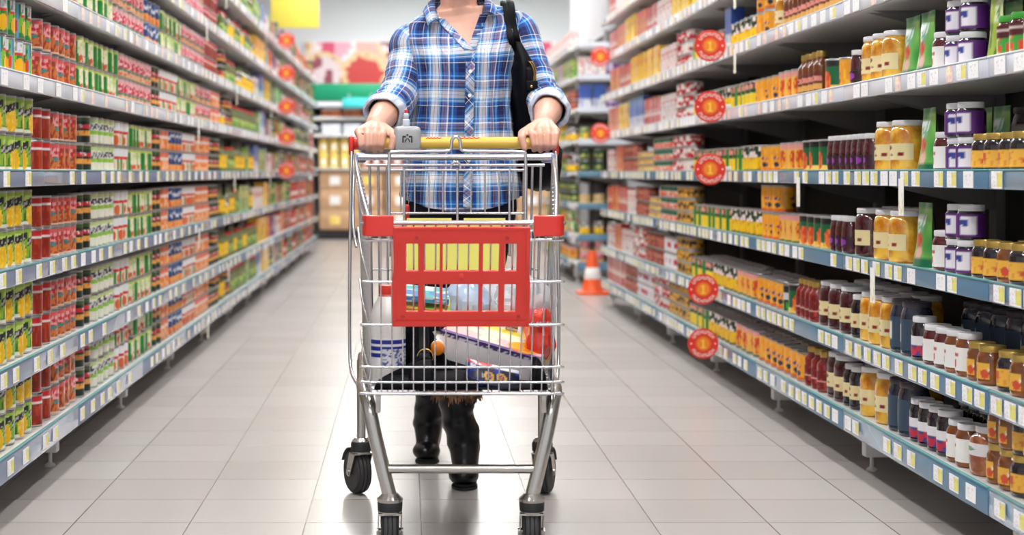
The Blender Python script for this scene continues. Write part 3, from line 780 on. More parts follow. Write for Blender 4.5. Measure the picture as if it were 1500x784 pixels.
# ================================================================== PERSON
from mathutils import noise as mnoise
def plaid(name, tint=1.0, rot=0.0, pale=0.0):
    m=bpy.data.materials.new(name); m.use_nodes=True; nt=m.node_tree; b=nt.nodes['Principled BSDF']; L=nt.links.new
    uv=nt.nodes.new('ShaderNodeUVMap'); uv.uv_map='UVMap'; mp=nt.nodes.new('ShaderNodeMapping'); mp.inputs['Rotation'].default_value=(0,0,rot)
    nz=nt.nodes.new('ShaderNodeTexNoise'); nz.inputs['Scale'].default_value=.9; nz.inputs['Detail'].default_value=2
    L(uv.outputs['UV'],mp.inputs['Vector']); L(mp.outputs['Vector'],nz.inputs['Vector'])
    add=nt.nodes.new('ShaderNodeMix'); add.data_type='RGBA'; add.blend_type='LINEAR_LIGHT'; add.inputs['Factor'].default_value=.045
    L(mp.outputs['Vector'],add.inputs['A']); L(nz.outputs['Color'],add.inputs['B'])
    sp=nt.nodes.new('ShaderNodeSeparateXYZ'); L(add.outputs['Result'],sp.inputs['Vector'])
    N=(18,22,76);B=(20,84,170);S=(110,186,240);Wt=(252,250,252);G=(128,120,160)
    sett=[(0,N),(.09,B),(.10,N),(.20,Wt),(.215,N),(.235,B),(.30,S),(.33,Wt),(.345,B),(.36,S),(.40,Wt),(.47,G),(.478,Wt),(.56,B),(.575,Wt),(.60,S),(.64,B),(.66,N),(.675,G),(.73,N),(.74,G),(.80,Wt),(.83,B),(.90,S),(.93,B)]
    outs=[]
    for ax,sc_,off in (('X',1.0,.0),('Y',1.0,.3)):
        ma=nt.nodes.new('ShaderNodeMath'); ma.operation='MULTIPLY_ADD'; ma.inputs[1].default_value=sc_; ma.inputs[2].default_value=off; L(sp.outputs[ax],ma.inputs[0])
        fr=nt.nodes.new('ShaderNodeMath'); fr.operation='FRACT'; L(ma.outputs[0],fr.inputs[0])
        r=nt.nodes.new('ShaderNodeValToRGB'); r.color_ramp.interpolation='CONSTANT'; e=r.color_ramp.elements
        e[0].position=0; e[0].color=lin(sett[0][1])+(1,); e[1].position=sett[1][0]; e[1].color=lin(sett[1][1])+(1,)
        for p,c in sett[2:]: q=e.new(p); q.color=lin(c)+(1,)
        L(fr.outputs[0],r.inputs['Fac']); outs.append(r)
    mx=nt.nodes.new('ShaderNodeMix'); mx.data_type='RGBA'; mx.inputs['Factor'].default_value=.5
    L(outs[0].outputs['Color'],mx.inputs['A']); L(outs[1].outputs['Color'],mx.inputs['B'])
    last=mx.outputs['Result']
    if pale:
        m2=nt.nodes.new('ShaderNodeMix'); m2.data_type='RGBA'; m2.inputs['Factor'].default_value=pale; m2.inputs['B'].default_value=lin((196,204,226))+(1,); L(last,m2.inputs['A']); last=m2.outputs['Result']
    L(last,b.inputs['Base Color']); b.inputs['Roughness'].default_value=.85; b.inputs['Sheen Weight'].default_value=.1
    m3=nt.nodes.new('ShaderNodeMapping'); m3.inputs['Scale'].default_value=(1.5,.55,1); L(uv.outputs['UV'],m3.inputs['Vector'])
    n3=nt.nodes.new('ShaderNodeTexNoise'); n3.inputs['Scale'].default_value=1.6; n3.inputs['Detail'].default_value=3; n3.inputs['Distortion'].default_value=.8; L(m3.outputs['Vector'],n3.inputs['Vector'])
    bp=nt.nodes.new('ShaderNodeBump'); bp.inputs['Strength'].default_value=.55; bp.inputs['Distance'].default_value=.03; L(n3.outputs['Fac'],bp.inputs['Height']); L(bp.outputs['Normal'],b.inputs['Normal'])
    return m
PER=.125
skin=mat('skin',(214,160,138),.48,noise=((224,172,152),7)); skin.node_tree.nodes['Principled BSDF'].inputs['Subsurface Weight'].default_value=.08
skin.node_tree.nodes['Principled BSDF'].inputs['Subsurface Radius'].default_value=(.02,.008,.005)
TR=[ # z, cx, half width, half depth, cy
 (.790,.160,.180,.130,4.905),(.86,.160,.176,.130,4.905),(.93,.160,.168,.127,4.905),(1.02,.161,.157,.118,4.905),(1.12,.163,.150,.114,4.905),(1.20,.165,.154,.124,4.90),(1.26,.167,.163,.126,4.90),
 (1.305,.170,.178,.112,4.905),(1.335,.174,.186,.095,4.91),(1.358,.174,.182,.080,4.91),(1.380,.168,.146,.072,4.91),(1.398,.161,.105,.068,4.905),(1.412,.157,.076,.066,4.90)]
def tr(z):
    z=min(max(z,TR[0][0]),TR[-1][0])
    for i in range(len(TR)-1):
        if z<=TR[i+1][0]:
            t=(z-TR[i][0])/(TR[i+1][0]-TR[i][0]); t2=t*t*(3-2*t)*.5+t*.5
            return [a*(1-t2)+b*t2 for a,b in zip(TR[i][1:],TR[i+1][1:])]
def zsh(x,z):
    t=min(1,max(0,(z-1.20)/.15)); return t*t*(3-2*t)*max(0,x-.13)*.16
def tpoint(th,z,inset=0.0,fold=True):
    cx,a,b,cy=tr(z); a-=inset; b-=inset; e=.82
    c,s=math.cos(th),math.sin(th)
    x=a*math.copysign(abs(c)**e,c); y=b*math.copysign(abs(s)**e,s)
    p=Vector((cx+x,cy+y,z+zsh(cx+x,z)))
    if fold:
        n=mnoise.noise(Vector((th*3.2,z*3.0,1.3)))*.014+mnoise.noise(Vector((th*8+z*5,z*3.2,4.1)))*.009+mnoise.noise(Vector((th*17-z*9,z*6,2.1)))*.003
        n*=min(1,max(0,(1.36-z)/.12)); d=Vector((x,y,0)).normalized(); p+=d*n
    return p
def front(x,z):
    best=None
    for i in range(181):
        th=-PI+i*PI/180; p=tpoint(th,z)
        if best is None or abs(p.x-x)<abs(best.x-x): best=p
    return best
person=thing('person','person in a blue plaid shirt and black boots pushing the shopping cart','person',(.16,4.9,0))
def pchild(name,mb,mats,**k):
    o=mb.build(name,mats,person,**k); o.location=(-.16,-4.9,0); return o
VB=(.184,1.276)
def inV(x,z): return z>VB[1] and x>VB[0]-(z-VB[1])*.86 and x<VB[0]+(z-VB[1])*.36
# ---- shirt body
mb=MB(); NT,NZ=190,110; v=[];uv=[];f=[]
for j in range(NZ+1):
    for i in range(NT+1):
        th=PI/2+2*PI*i/NT; z=.79+(1.412-.79)*j/NZ
        if z<.90:
            cx,a,_,_=tr(z); hem=.803+.045*min(1,abs(math.cos(th)))**1.6; z=max(z,.79); z=z+(hem-.79)*(1-(z-.79)/.11)
        p=tpoint(th,z); v.append(p); uv.append((i/NT*1.02/PER,z/PER+.012*math.sin(th*3)))
for j in range(NZ):
    for i in range(NT):
        k=j*(NT+1)+i; q=(k,k+1,k+NT+2,k+NT+1); c=sum((v[w] for w in q),Vector())/4
        if c.y<4.905 and inV(c.x,c.z): continue
        f.append(q)
mb.add(v,f,0,None,uv); shirt_m=plaid('blue_plaid_cotton'); o=pchild('shirt',mb,shirt_m,uv=True)
baked(o,[('SOLIDIFY',dict(thickness=.003,offset=-1))])
# ---- sleeves with rolled cuffs
def sleeve(path,radii,side):
    P=crom(path,8); n=len(P); rr=[]
    m=len(radii)-1
    for i in range(n):
        t=i/(n-1)*m; k=min(int(t),m-1); rr.append(radii[k]*(1-(t-k))+radii[k+1]*(t-k))
    mb=MB(); v=[];uv=[];f=[]; NS=56; prev=None; L=0
    for i in range(n):
        t=(P[min(i+1,n-1)]-P[max(i-1,0)]).normalized()
        if i: L+=(P[i]-P[i-1]).length
        u=Vector((0,1,0)).cross(t).normalized() if prev is None else (prev-t*prev.dot(t)).normalized(); prev=u; w=t.cross(u)
        for j in range(NS+1):
            a=2*PI*j/NS; r=rr[i]*(1+.07*mnoise.noise(Vector((math.cos(a)*1.6+side*5,math.sin(a)*1.6,i*.22)))+.05*math.sin(i*1.1+math.cos(a+.6)*2.5)*min(1,i/n*1.4))
            v.append(P[i]+(u*math.cos(a)+w*math.sin(a))*r); uv.append((j/NS*.375/PER,L/PER+.2))
    for i in range(n-1):
        for j in range(NS):
            k=i*(NS+1)+j; f.append((k,k+NS+1,k+NS+2,k+1))
    mb.add(v,f,0,None,uv); o=pchild('sleeve',mb,shirt_m,uv=True); baked(o,[('SOLIDIFY',dict(thickness=.003,offset=-1))])
    t=(P[-1]-P[-4]).normalized(); u=Vector((0,0,1)).cross(t).normalized(); w=t.cross(u); R=rr[-1]
    mb=MB(); prof=[(-.030,R+.003),(-.028,R+.008),(-.012,R+.011),(.006,R+.010),(.015,R+.007),(.017,R+.002),(.010,R-.003),(-.012,R-.003)]
    v=[];uv=[];f=[]
    for k,(s_,r) in enumerate(prof):
        for j in range(NS+1):
            a=2*PI*j/NS; q=1+.035*math.sin(3*a+side)+.02*math.sin(7*a); v.append(P[-1]+t*(s_+.006*math.sin(a+side))+(u*math.cos(a)+w*math.sin(a))*r*q); uv.append((j/NS*2.6,k*.05))
    for k in range(len(prof)-1):
        for j in range(NS):
            q=k*(NS+1)+j; f.append((q,q+NS+1,q+NS+2,q+1))
    mb.add(v,f,0,None,uv); pchild('cuff',mb,cuff_m,uv=True,smooth=70)
cuff_m=plaid('pale_inside_of_plaid',pale=.78)
PL=[(.058,4.91,1.325),(.008,4.905,1.308),(.002,4.893,1.26),(-.010,4.865,1.20),(-.026,4.825,1.145),(-.044,4.775,1.112),(-.056,4.73,1.097),(-.066,4.695,1.087)]
PR=[(.280,4.91,1.362),(.328,4.905,1.340),(.352,4.89,1.272),(.372,4.86,1.205),(.392,4.825,1.150),(.407,4.775,1.118),(.411,4.73,1.106),(.408,4.695,1.096)]
sleeve(PL,[.044,.052,.052,.053,.055,.056,.053,.050],0)
sleeve(PR,[.046,.058,.057,.055,.054,.055,.052,.049],2)
# ---- collar, neckline facings, placket, buttons
def strip(name,pts_l,pts_r,m,th=.003,n=10,uvs=1.0,bulge=.0):
    A=crom(pts_l,n); B=crom(pts_r,n); mb=MB(); nu=6
    def fn(u,v):
        i=min(int(round(v*(len(A)-1))),len(A)-1); p=A[i].lerp(B[i],u); return p+Vector((0,-bulge*math.sin(u*PI),bulge*.6*math.sin(u*PI)))
    mb.grid(fn,nu,len(A)-1); 
    L=sum((A[i+1]-A[i]).length for i in range(len(A)-1)); W_=(A[0]-B[0]).length
    mb.uv=[(a*W_/PER*uvs,b*L/PER*uvs) for a,b in mb.uv]
    o=pchild(name,mb,m,uv=True); baked(o,[('SOLIDIFY',dict(thickness=th,offset=0))]); return o
dark_pl=plaid('plaid_on_the_bias',rot=.785); 
strip('collar',[(.094,4.802,1.366),(.084,4.835,1.405),(.084,4.90,1.440),(.110,4.965,1.455),(.156,4.985,1.458),(.203,4.965,1.455),(.229,4.90,1.442),(.229,4.835,1.418),(.222,4.800,1.384)],
 [(.062,4.778,1.346),(.050,4.812,1.385),(.052,4.90,1.402),(.085,4.985,1.408),(.156,5.012,1.408),(.228,4.985,1.408),(.262,4.90,1.408),(.264,4.812,1.398),(.258,4.778,1.376)],shirt_m,bulge=.012)
fy=lambda x,z,d=.008:(lambda p:(x,p.y-d,z))(front(x,z))
def edge(zs,k,off): return [fy(VB[0]+k*(z-VB[1])+off,z) for z in zs]
zs=[1.276,1.30,1.325,1.35,1.372]
strip('neckline_facing',edge(zs,-.86,-.016),edge(zs,-.86,.010),dark_pl)
strip('neckline_facing',edge(zs+[1.385],.36,-.008),edge(zs+[1.385],.36,.016),shirt_m)
zz=[1.285,1.24,1.19,1.14,1.09,1.04,.99,.94,.89,.85,.815]
px=lambda z:.186-(1.285-z)*.02
plk=strip('placket',[fy(px(z)-.013,z,.0075) for z in zz],[fy(px(z)+.013,z,.0075) for z in zz],dark_pl,n=6)
butm=mat('pearl_button',(240,238,236),.2,coat=.6)
for z in (1.213,1.143,1.083,1.02,.955):
    p=fy(px(z),z,.0105); mb=MB(); mb.lathe([(.0052,.0),(.0056,-.0012),(.0048,-.0022),(.003,-.0017)],14,p,axis='y'); 
    o=mb.build('button',butm,plk)
# ---- body: one continuous surface
mb=MB()
rings=[]
for j in range(30):
    z=.80+(1.40-.80)*j/29; rings.append([tpoint(2*PI*i/40,z,.010 if z>1.2 else .026,False) for i in range(40)])
mb.loft(rings)
def cap(a,b,ra,rb,seg=14):
    a,b=Vector(a),Vector(b); mb.tube([a,a.lerp(b,.33),a.lerp(b,.67),b],[ra,ra*.67+rb*.33,ra*.33+rb*.67,rb],seg); mb.ball(a,ra,seg); mb.ball(b,rb,seg)
cap((.155,4.905,1.38),(.155,4.895,1.49),.056,.053,20)
cap((.10,4.90,1.375),(.155,4.90,1.42),.030,.045); cap((.21,4.90,1.375),(.155,4.90,1.42),.030,.045)
mb.ball((.155,4.875,1.575),(.074,.094,.105),24,16); mb.ball((.155,4.825,1.515),(.055,.055,.062),20,12)
mb.ball((.155,4.775,1.485),(.022,.018,.018)); cap((.155,4.785,1.575),(.155,4.764,1.542),.008,.011)
for s in (-1,1):
    mb.ball((.155+s*.073,4.885,1.555),(.010,.020,.030)); mb.ball((.155+s*.030,4.790,1.57),(.014,.010,.009)); mb.ball((.155+s*.03,4.790,1.592),(.022,.008,.006))
mb.ball((.155,4.777,1.513),(.020,.008,.004)); mb.ball((.155,4.778,1.504),(.018,.008,.005))
# arms
for s,AP,Wr in ((0,PL[:-1],(-.087,4.580,1.052)),(1,PR[:-1],(.384,4.580,1.062))):
    for q in range(len(AP)-1): cap(AP[q],AP[q+1],.038,.038)
    m_=Vector(AP[-1]).lerp(Vector(Wr),.30); cap(AP[-1],m_,.041,.0415); cap(m_,Wr,.0415,.029)
    mb.ball(Wr,(.031,.026,.024))
    xs=(-.132,-.1085,-.0855,-.0625) if s==0 else (.410,.387,.3635,.3405)   # little finger ... index
    ln=(.86,1,1.05,.98)
    for i,x in enumerate(xs):
        kn=Vector((x,4.512-.006*(i in(1,2)),1.030+.004*(i in (1,2))))
        cap(Wr,kn,.019,.0138,10)
        r=(.0078,.0085,.0088,.0086)[i]; l=ln[i]
        sw=.004*(1.5-i)*(1 if s==0 else -1)
        pts=[kn,Vector((x+sw*.3,4.4735,1.0205)),Vector((x+sw,4.4675,.9945)),Vector((x+sw*1.2,4.482,0.980+.004*(1-l)*8))]
        cap(pts[0],pts[1],.0108,r*1.06,10); cap(pts[1],pts[2],r*1.08,r,10); cap(pts[2],pts[3],r,r*.9,10)
    d=1 if s==0 else -1; ix=xs[3]
    t0=Vector(Wr)+Vector((d*.020,-.030,-.012)); t1=Vector((ix+d*.022,4.508,1.026)); t2=Vector((ix+d*.027,4.473,1.012)); t3=Vector((ix+d*.020,4.4665,.985))
    cap(t0,t1,.018,.0135,10); cap(t1,t2,.0130,.0115,10); cap(t2,t3,.0115,.0092,10)
# hips and legs under the clothes
cap((.098,4.91,.84),(.092,5.06,.50),.066,.046); cap((.092,5.06,.50),(.082,5.23,.27),.045,.036); cap((.082,5.23,.27),(.071,5.29,.12),.036,.030); cap((.070,5.30,.08),(.065,5.22,.05),.024,.018)
cap((.228,4.90,.84),(.193,4.83,.50),.066,.046); cap((.193,4.83,.50),(.152,4.88,.27),.045,.036); cap((.152,4.88,.27),(.170,4.885,.12),.036,.030); cap((.172,4.885,.08),(.167,4.80,.05),.024,.018)
body=pchild('body',mb,skin)
baked(body,[('REMESH',dict(mode='VOXEL',voxel_size=.003)),('SMOOTH',dict(factor=.5,iterations=3))])
# nails, eyes, lips, hair
nail=mat('finger_nail',(240,196,184),.25,coat=.4)
# hair
mb=MB(); mb.ball((.155,4.892,1.592),(.082,.098,.105),28,18); 
for k in range(14):
    a=PI*(.02+k/13*.96); mb.tube(crom([(.155+.075*math.cos(a),4.90+.085*math.sin(a),1.58),(.155+.085*math.cos(a),4.925+.085*math.sin(a),1.52),(.155+.075*math.cos(a),4.935+.08*math.sin(a),1.47)],6),.020,8)
hair=pchild('hair',mb,mat('brown_hair',(84,54,38),.5,noise=((60,38,28),80)))
baked(hair,[('REMESH',dict(mode='VOXEL',voxel_size=.007)),('SMOOTH',dict(factor=.5,iterations=4))])
mb=MB(); 
for s in (-1,1): mb.ball((.155+s*.030,4.7805,1.570),(.0105,.004,.0060))
pchild('eye',mb,mat('eye',(50,44,40),.1,coat=1))
mb=MB(); mb.ball((.155,4.7685,1.5085),(.019,.0035,.0065)); pchild('lip',mb,mat('lip',(190,100,100),.3))
# ---- jeans
jeans=mat('dark_navy_denim',(26,27,44),.85,bump=(90,.4,.004),spec=.2)
mb=MB()
mb.loft([[tpoint(2*PI*i/40,z,.012,False) for i in range(40)] for z in (.80,.84,.88,.93,.96)])
cap((.092,4.91,.82),(.092,5.06,.50),.096,.068,20); cap((.092,5.06,.50),(.080,5.22,.24),.066,.052,20)
cap((.235,4.90,.82),(.193,4.83,.50),.096,.068,20); cap((.193,4.83,.50),(.160,4.875,.26),.066,.054,20)
j=pchild('jeans',mb,jeans); baked(j,[('REMESH',dict(mode='VOXEL',voxel_size=.008)),('SMOOTH',dict(factor=.5,iterations=6))])
# ---- boots
leather=mat('black_boot_leather',(6,6,12),.30,coat=.06,bump=(13,.45,.012),spec=.28); solem=mat('black_rubber_sole',(18,18,20),.6)
fur=mat('brown_fur',(168,124,88),.9,noise=((84,56,40),30))
def boot(top,mid,ank,heel,toe,yaw):
    mb=MB(); top,mid,ank,heel,toe=map(Vector,(top,mid,ank,heel,toe))
    P=crom([top,mid,ank],10); n=len(P); rings=[]
    for i,p in enumerate(P):
        t=i/(n-1); r=.058*(1-t)+.047*t+.0025*math.sin(t*21)+.003*math.sin(t*9+1)
        rings.append([p+Vector((r*(1+.06*math.sin(3*a+t*11))*math.cos(a),r*1.12*math.sin(a),.006*math.sin(a*2+t*17))) for a in [2*PI*q/32 for q in range(32)]])
    mb.loft(rings)
    def c2(a,b,ra,rb):
        a,b=Vector(a),Vector(b); mb.tube([a,b],[ra,rb],18); mb.ball(a,ra,18); mb.ball(b,rb,18)
    c2(ank+Vector((0,0,.0)),heel+Vector((0,0,.052)),.048,.040)
    c2(ank+Vector((0,-.005,-.005)),heel.lerp(toe,.60)+Vector((0,0,.052)),.047,.036)
    mb.ball(toe+Vector((0,.055,.034)),(.045,.070,.030),20,12); c2(heel+Vector((0,0,.045)),toe+Vector((0,.08,.040)),.036,.035)
    mb.ball(heel+Vector((0,.0,.045)),(.037,.042,.045),18,12)
    o=pchild('boot',mb,leather); baked(o,[('REMESH',dict(mode='VOXEL',voxel_size=.005)),('SMOOTH',dict(factor=.5,iterations=4))])
    # sole and heel
    ax=(toe-heel).normalized(); pr=Vector((-ax.y,ax.x,0)); L=(toe-heel).length; rings=[]; out=[]
    for q in range(40):
        a=2*PI*q/40; s=.5-.5*math.cos(a); w=(.028+.011*s-.02*max(0,s-.8))*math.copysign(abs(math.sin(a))**.75,math.sin(a)); out.append(heel+ax*(L*(s*1.11-.10))+pr*w)
    mb=MB(); mb.loft([[p+Vector((0,0,z)) for p in out] for z in (.005,.007,.013,.015)]); 
    hl=[heel+ax*(.012+.040*math.cos(a))+pr*(.034*math.sin(a)) for a in [2*PI*q/20 for q in range(20)]]
    mb.loft([[p+Vector((0,0,z)) for p in hl] for z in (.0005,.014)])
    bl=[heel+ax*(L*.76+.060*math.cos(a))+pr*(.038*math.sin(a)) for a in [2*PI*q/24 for q in range(24)]]
    mb.loft([[p+Vector((0,0,z)) for p in bl] for z in (.0005,.008)])
    s=mb.build('sole',solem,o)
    mb=MB(); rnd=random.Random(5)
    for q in range(420):
        a=rnd.random()*2*PI; r=.060; p0=top+Vector((r*math.cos(a),r*1.1*math.sin(a),.012+rnd.random()*.03)); d=Vector((math.cos(a)*.014,math.sin(a)*.014,-.042-rnd.random()*.026))
        mb.tube([p0,p0+d*.5+Vector((0,0,.004)),p0+d+Vector(((rnd.random()-.5)*.012,0,0))],[.0036,.0032,.001],5)
    mb.tube([top+Vector((.058*math.cos(a),.064*math.sin(a),.02)) for a in [2*PI*q/24 for q in range(24)]],.015,8,closed=True)
    mb.build('fur_cuff',fur,o)
boot((.148,4.880,.285),(.152,4.878,.20),(.172,4.885,.105),(.176,4.915,0),(.166,4.735,0),0)
boot((.082,5.235,.275),(.078,5.265,.19),(.069,5.300,.105),(.072,5.335,0),(.062,5.155,0),0)

# ================================================================== HANDBAG
bagm=mat('black_bag_leather',(8,8,14),.55,bump=(60,.3,.004),spec=.12); gold=mat('brass_fitting',(196,160,88),.25,.9)
bag=thing('shoulder_bag','black leather shoulder bag with brass studs hanging at the side of the person','bag',(.385,4.95,.85))
def bchild(n,mb,m,parent=None,**k):
    o=mb.build(n,m,parent or bag,**k); o.location=(-.385,-4.95,-.85) if not parent else (0,0,0); return o
rings=[]
for z,x0,x1,y0,y1 in ((.865,.385,.43,4.93,5.06),(.875,.350,.448,4.87,5.11),(.90,.338,.460,4.845,5.15),(.94,.332,.472,4.835,5.17),(.985,.328,.468,4.83,5.17),(1.05,.316,.420,4.80,5.165),(1.12,.309,.396,4.775,5.15),(1.18,.306,.386,4.768,5.13),(1.225,.306,.380,4.772,5.10),(1.25,.312,.372,4.785,5.06),(1.275,.312,.358,4.80,5.0),(1.30,.312,.344,4.812,4.92)):
    cx,cy,a,b=(x0+x1)/2,(y0+y1)/2,(x1-x0)/2,(y1-y0)/2
    rings.append([Vector((cx+a*math.copysign(abs(math.cos(t))**.8,math.cos(t))+.004*math.sin(5*t+z*40),cy+b*math.copysign(abs(math.sin(t))**.7,math.sin(t)),z+.004*math.sin(3*t+z*20))) for t in [2*PI*q/40 for q in range(40)]])
mb=MB(); mb.loft(rings); bd=bchild('bag_body',mb,bagm,smooth=70)
def on(x,z,d): p=front(x,z); return (x,p.y-d,z)
for xo,path in ((0,[(.332,4.80,1.235),on(.322,1.268,.012),on(.306,1.31,.012),on(.298,1.35,.012),(.294,4.842,1.400),(.290,4.875,1.426),(.290,4.93,1.426),(.296,4.985,1.395),(.315,5.03,1.33),(.330,5.06,1.24)]),
                (1,[(.352,4.80,1.235),on(.336,1.268,.020),on(.325,1.31,.014),on(.315,1.35,.014),(.310,4.842,1.405),(.307,4.875,1.429),(.307,4.93,1.429),(.314,4.985,1.40),(.33,5.03,1.34),(.35,5.07,1.24)])):
    P=crom(path,8); mb=MB(); rings=[]
    for i,p in enumerate(P):
        t=(P[min(i+1,len(P)-1)]-P[max(i-1,0)]).normalized(); side_=Vector((1,0,0))-t*t.x; side_.normalize(); nn=t.cross(side_)
        rings.append([p+side_*.0095*c+nn*.003*s for c,s in ((-1,-.6),(-.6,-1),(.6,-1),(1,-.6),(1,.6),(.6,1),(-.6,1),(-1,.6))])
    mb.loft(rings); bchild('strap',mb,bagm,smooth=60)
# side tab with buckle and studs, zip pull cord
mb=MB(); mb.grid(lambda u,v:(.358+(u-.5)*.030+.004*v,4.772+.03*max(0,.25-v)*4+.03*max(0,v-.85)-.006,1.06+.165*v),4,14); t_=bchild('buckle_tab',mb,bagm); baked(t_,[('SOLIDIFY',dict(thickness=.006,offset=0))])
mb=MB(); mb.rbox(.345,.380,4.750,4.768,1.155,1.185,.004); bchild('tab_loop',mb,bagm,smooth=50)
for z in (1.075,1.145,1.168):
    mb=MB(); mb.lathe([(.0045,0),(.004,-.003),(.002,-.0045)],12,(.361,(4.792 if z<1.1 else 4.764) if z<1.15 else 4.751,z),axis='y'); bchild('stud',mb,gold)
mb=MB(); mb.tube(crom([(.352,4.79,1.245),(.362,4.768,1.235),(.370,4.758,1.21),(.368,4.756,1.185)],6),.0016,6); mb.tube(crom([(.356,4.79,1.245),(.366,4.768,1.238),(.375,4.758,1.213),(.372,4.756,1.185)],6),.0016,6); bchild('pull_cord',mb,gold)
# ================================================================== SHOPPING CART
XC=.128
chrome=mat('bright_zinc_wire',(206,206,210),.22,.92); steel=mat('satin_steel_tube',(184,181,176),.22,.92)
redp=mat('red_plastic',(214,44,34),.32,coat=.25); yelp=mat('yellow_plastic_tube',(236,196,84),.3,coat=.3); greyp=mat('grey_lock_plastic',(168,170,172),.4); blackp=mat('black_rubber',(30,30,32),.6)
wheelm=mat('dark_grey_tyre',(48,47,48),.6); paleflap=mat('pale_yellow_plastic',(242,236,120),.4); darkp=mat('dark_emblem',(44,46,48),.5); ivory=mat('blue_grey_bracket_plastic',(150,160,190),.35)
cart=thing('shopping_cart','wire shopping cart with red front panel, yellow handle and four black casters','shopping cart',(XC,4.2,0))
def cc(name,mb,m,parent=None,**k):
    o=mb.build(name,m,parent or cart,**k)
    if parent is None: o.location=(0,-4.2,0)
    return o
X_=lambda x:x            # cart-local x (origin at the cart centre line)
def F(t): return 3.70+.14*t, .805-.405*t          # front face: depth, height
HWt=lambda t:.212+.010*t
# handle
mb=MB(); mb.lathe([(.0165,-.252),(.0165,.252)],20,(0,4.5,1.0),axis='x'); cc('handle',mb,yelp)
for s in (-1,1):
    mb=MB(); mb.lathe([(.0185,-.014),(.0195,-.012),(.0195,.012),(.0185,.026)] if s<0 else [(.0185,-.026),(.0195,-.012),(.0195,.012),(.0185,.014)],20,(s*.268,4.5,1.0),axis='x')
    mb.rbox(s*.280-.007,s*.280+.007,4.472,4.515,.965,1.018,.005); cc('handle_end',mb,redp,smooth=50)
    mb=MB(); mb.rbox(s*.255-.017,s*.255+.017,4.41,4.49,.945,.972,.008); cc('handle_bracket',mb,ivory,smooth=50)
# red script-like marks on the handle
mb=MB()
for a,b in ((-.075,-.035),(.01,.07)):
    n=9
    mb.tube([(a+(b-a)*q/n,4.5-.0168*math.cos(.75+.25*(q%2)),1.0+.0168*math.sin(.75+.25*(q%2))) for q in range(n+1)],.0018,5)
cc('handle_lettering',mb,redp)
# coin lock
lk=MB(); lk.rbox(-.163,-.090,4.462,4.530,.974,1.045,.012,seg=3); lock=cc('coin_lock',lk,greyp,smooth=60)
mb=MB(); y0,y1=4.4605,4.4625; c=-.1265
for x0,x1,z0,z1 in ((-.014,-.010,1.000,1.018),(.010,.014,1.000,1.018),(-.012,-.004,1.014,1.019),(.004,.012,1.014,1.019),(-.003,.003,1.019,1.023)): mb.rbox(c+x0,c+x1,y0,y1,z0,z1,.0006)
mb.tube([(c-.006+.006*(1-math.cos(a)),y0,1.001+.010*math.sin(a)) for a in np.linspace(0,PI,10)],.0013,6)
e_=cc('emblem',mb,darkp); e_.parent=lock; e_.location=(0,0,0)
mb=MB(); mb.rbox(-.140,-.120,4.485,4.505,1.044,1.066,.004); mb.rbox(-.137,-.123,4.488,4.502,1.066,1.082,.004); k_=cc('lock_key',mb,mat('clear_grey_plastic',(200,208,220),.25),smooth=50); k_.parent=lock; k_.location=(0,0,0)
mb=MB(); mb.rbox(-.1345,-.1255,4.490,4.500,1.0815,1.092,.002); k_=cc('lock_tip',mb,redp,smooth=50); k_.parent=lock; k_.location=(0,0,0)
mb=MB()
for q in range(22):
    z=.968-q*.0062; a=PI/2*(q%2); mb.tube([(-.128+.0032*math.cos(b)*math.cos(a)+.006*math.sin(q*.4),4.46+.0032*math.cos(b)*math.sin(a),z+.0048*math.sin(b)) for b in np.linspace(0,2*PI,9)[:-1]],.0009,5,closed=True)
cc('lock_chain',mb,steel)
mb=MB(); mb.rbox(-.139,-.121,4.452,4.466,.785,.832,.005); cc('chain_plug',mb,redp,smooth=50)
# side uprights: handle down to the chassis, one tube each side
for s in (-1,1):
    P=crom([(s*.279,4.478,.985),(s*.281,4.455,.85),(s*.283,4.435,.60),(s*.282,4.425,.43),(s*.276,4.38,.385),(s*.262,4.25,.378),(s*.240,4.0,.388),(s*.228,3.865,.398)],8)
    mb=MB(); mb.tube(P,.0046,10); cc('side_upright',mb,chrome,smooth=80)
    P=crom([(s*.266,4.47,.955),(s*.272,4.44,.90),(s*.272,4.40,.78),(s*.262,4.36,.72)],6)
    mb=MB(); mb.tube(P,.0042,8); cc('side_brace',mb,chrome,smooth=80)
    # legs and chassis
    P=crom([(s*.238,4.10,.392),(s*.232,3.98,.390),(s*.220,3.915,.365),(s*.203,3.895,.290),(s*.182,3.885,.205),(s*.168,3.88,.150)],8)
    mb=MB(); mb.tube(P,.0172,16); fl=cc('front_leg',mb,steel,smooth=80)
    mb=MB(); mb.lathe([(.030,.140),(.031,.147),(.024,.153),(.018,.160)],20,(s*.168,3.88,0)); q_=cc('leg_flange',mb,steel); q_.parent=fl; q_.location=(0,0,0)
    P=[(s*.258,4.67,.160),(s*.258,4.67,.385),(s*.256,4.655,.398),(s*.245,4.40,.396),(s*.238,4.10,.392)]
    mb=MB(); mb.tube([P[0],P[1]],.0128,14); rl=cc('rear_leg',mb,steel,smooth=80)
    mb=MB(); mb.lathe([(.026,.150),(.027,.155),(.018,.163)],18,(s*.258,4.67,0)); q_=cc('leg_flange',mb,steel); q_.parent=rl; q_.location=(0,0,0)
    mb=MB(); mb.tube(crom(P[1:],6),.0115,12); cc('chassis_rail',mb,steel,smooth=80)
    mb=MB(); mb.rbox(s*.196-.006,s*.196+.006,3.87,3.90,.350,.398,.003); cc('hanger_lug',mb,steel)
mb=MB(); mb.tube([(-.172,3.884,.216),(.172,3.884,.216)],.0108,14); cc('cross_bar',mb,steel,smooth=80)
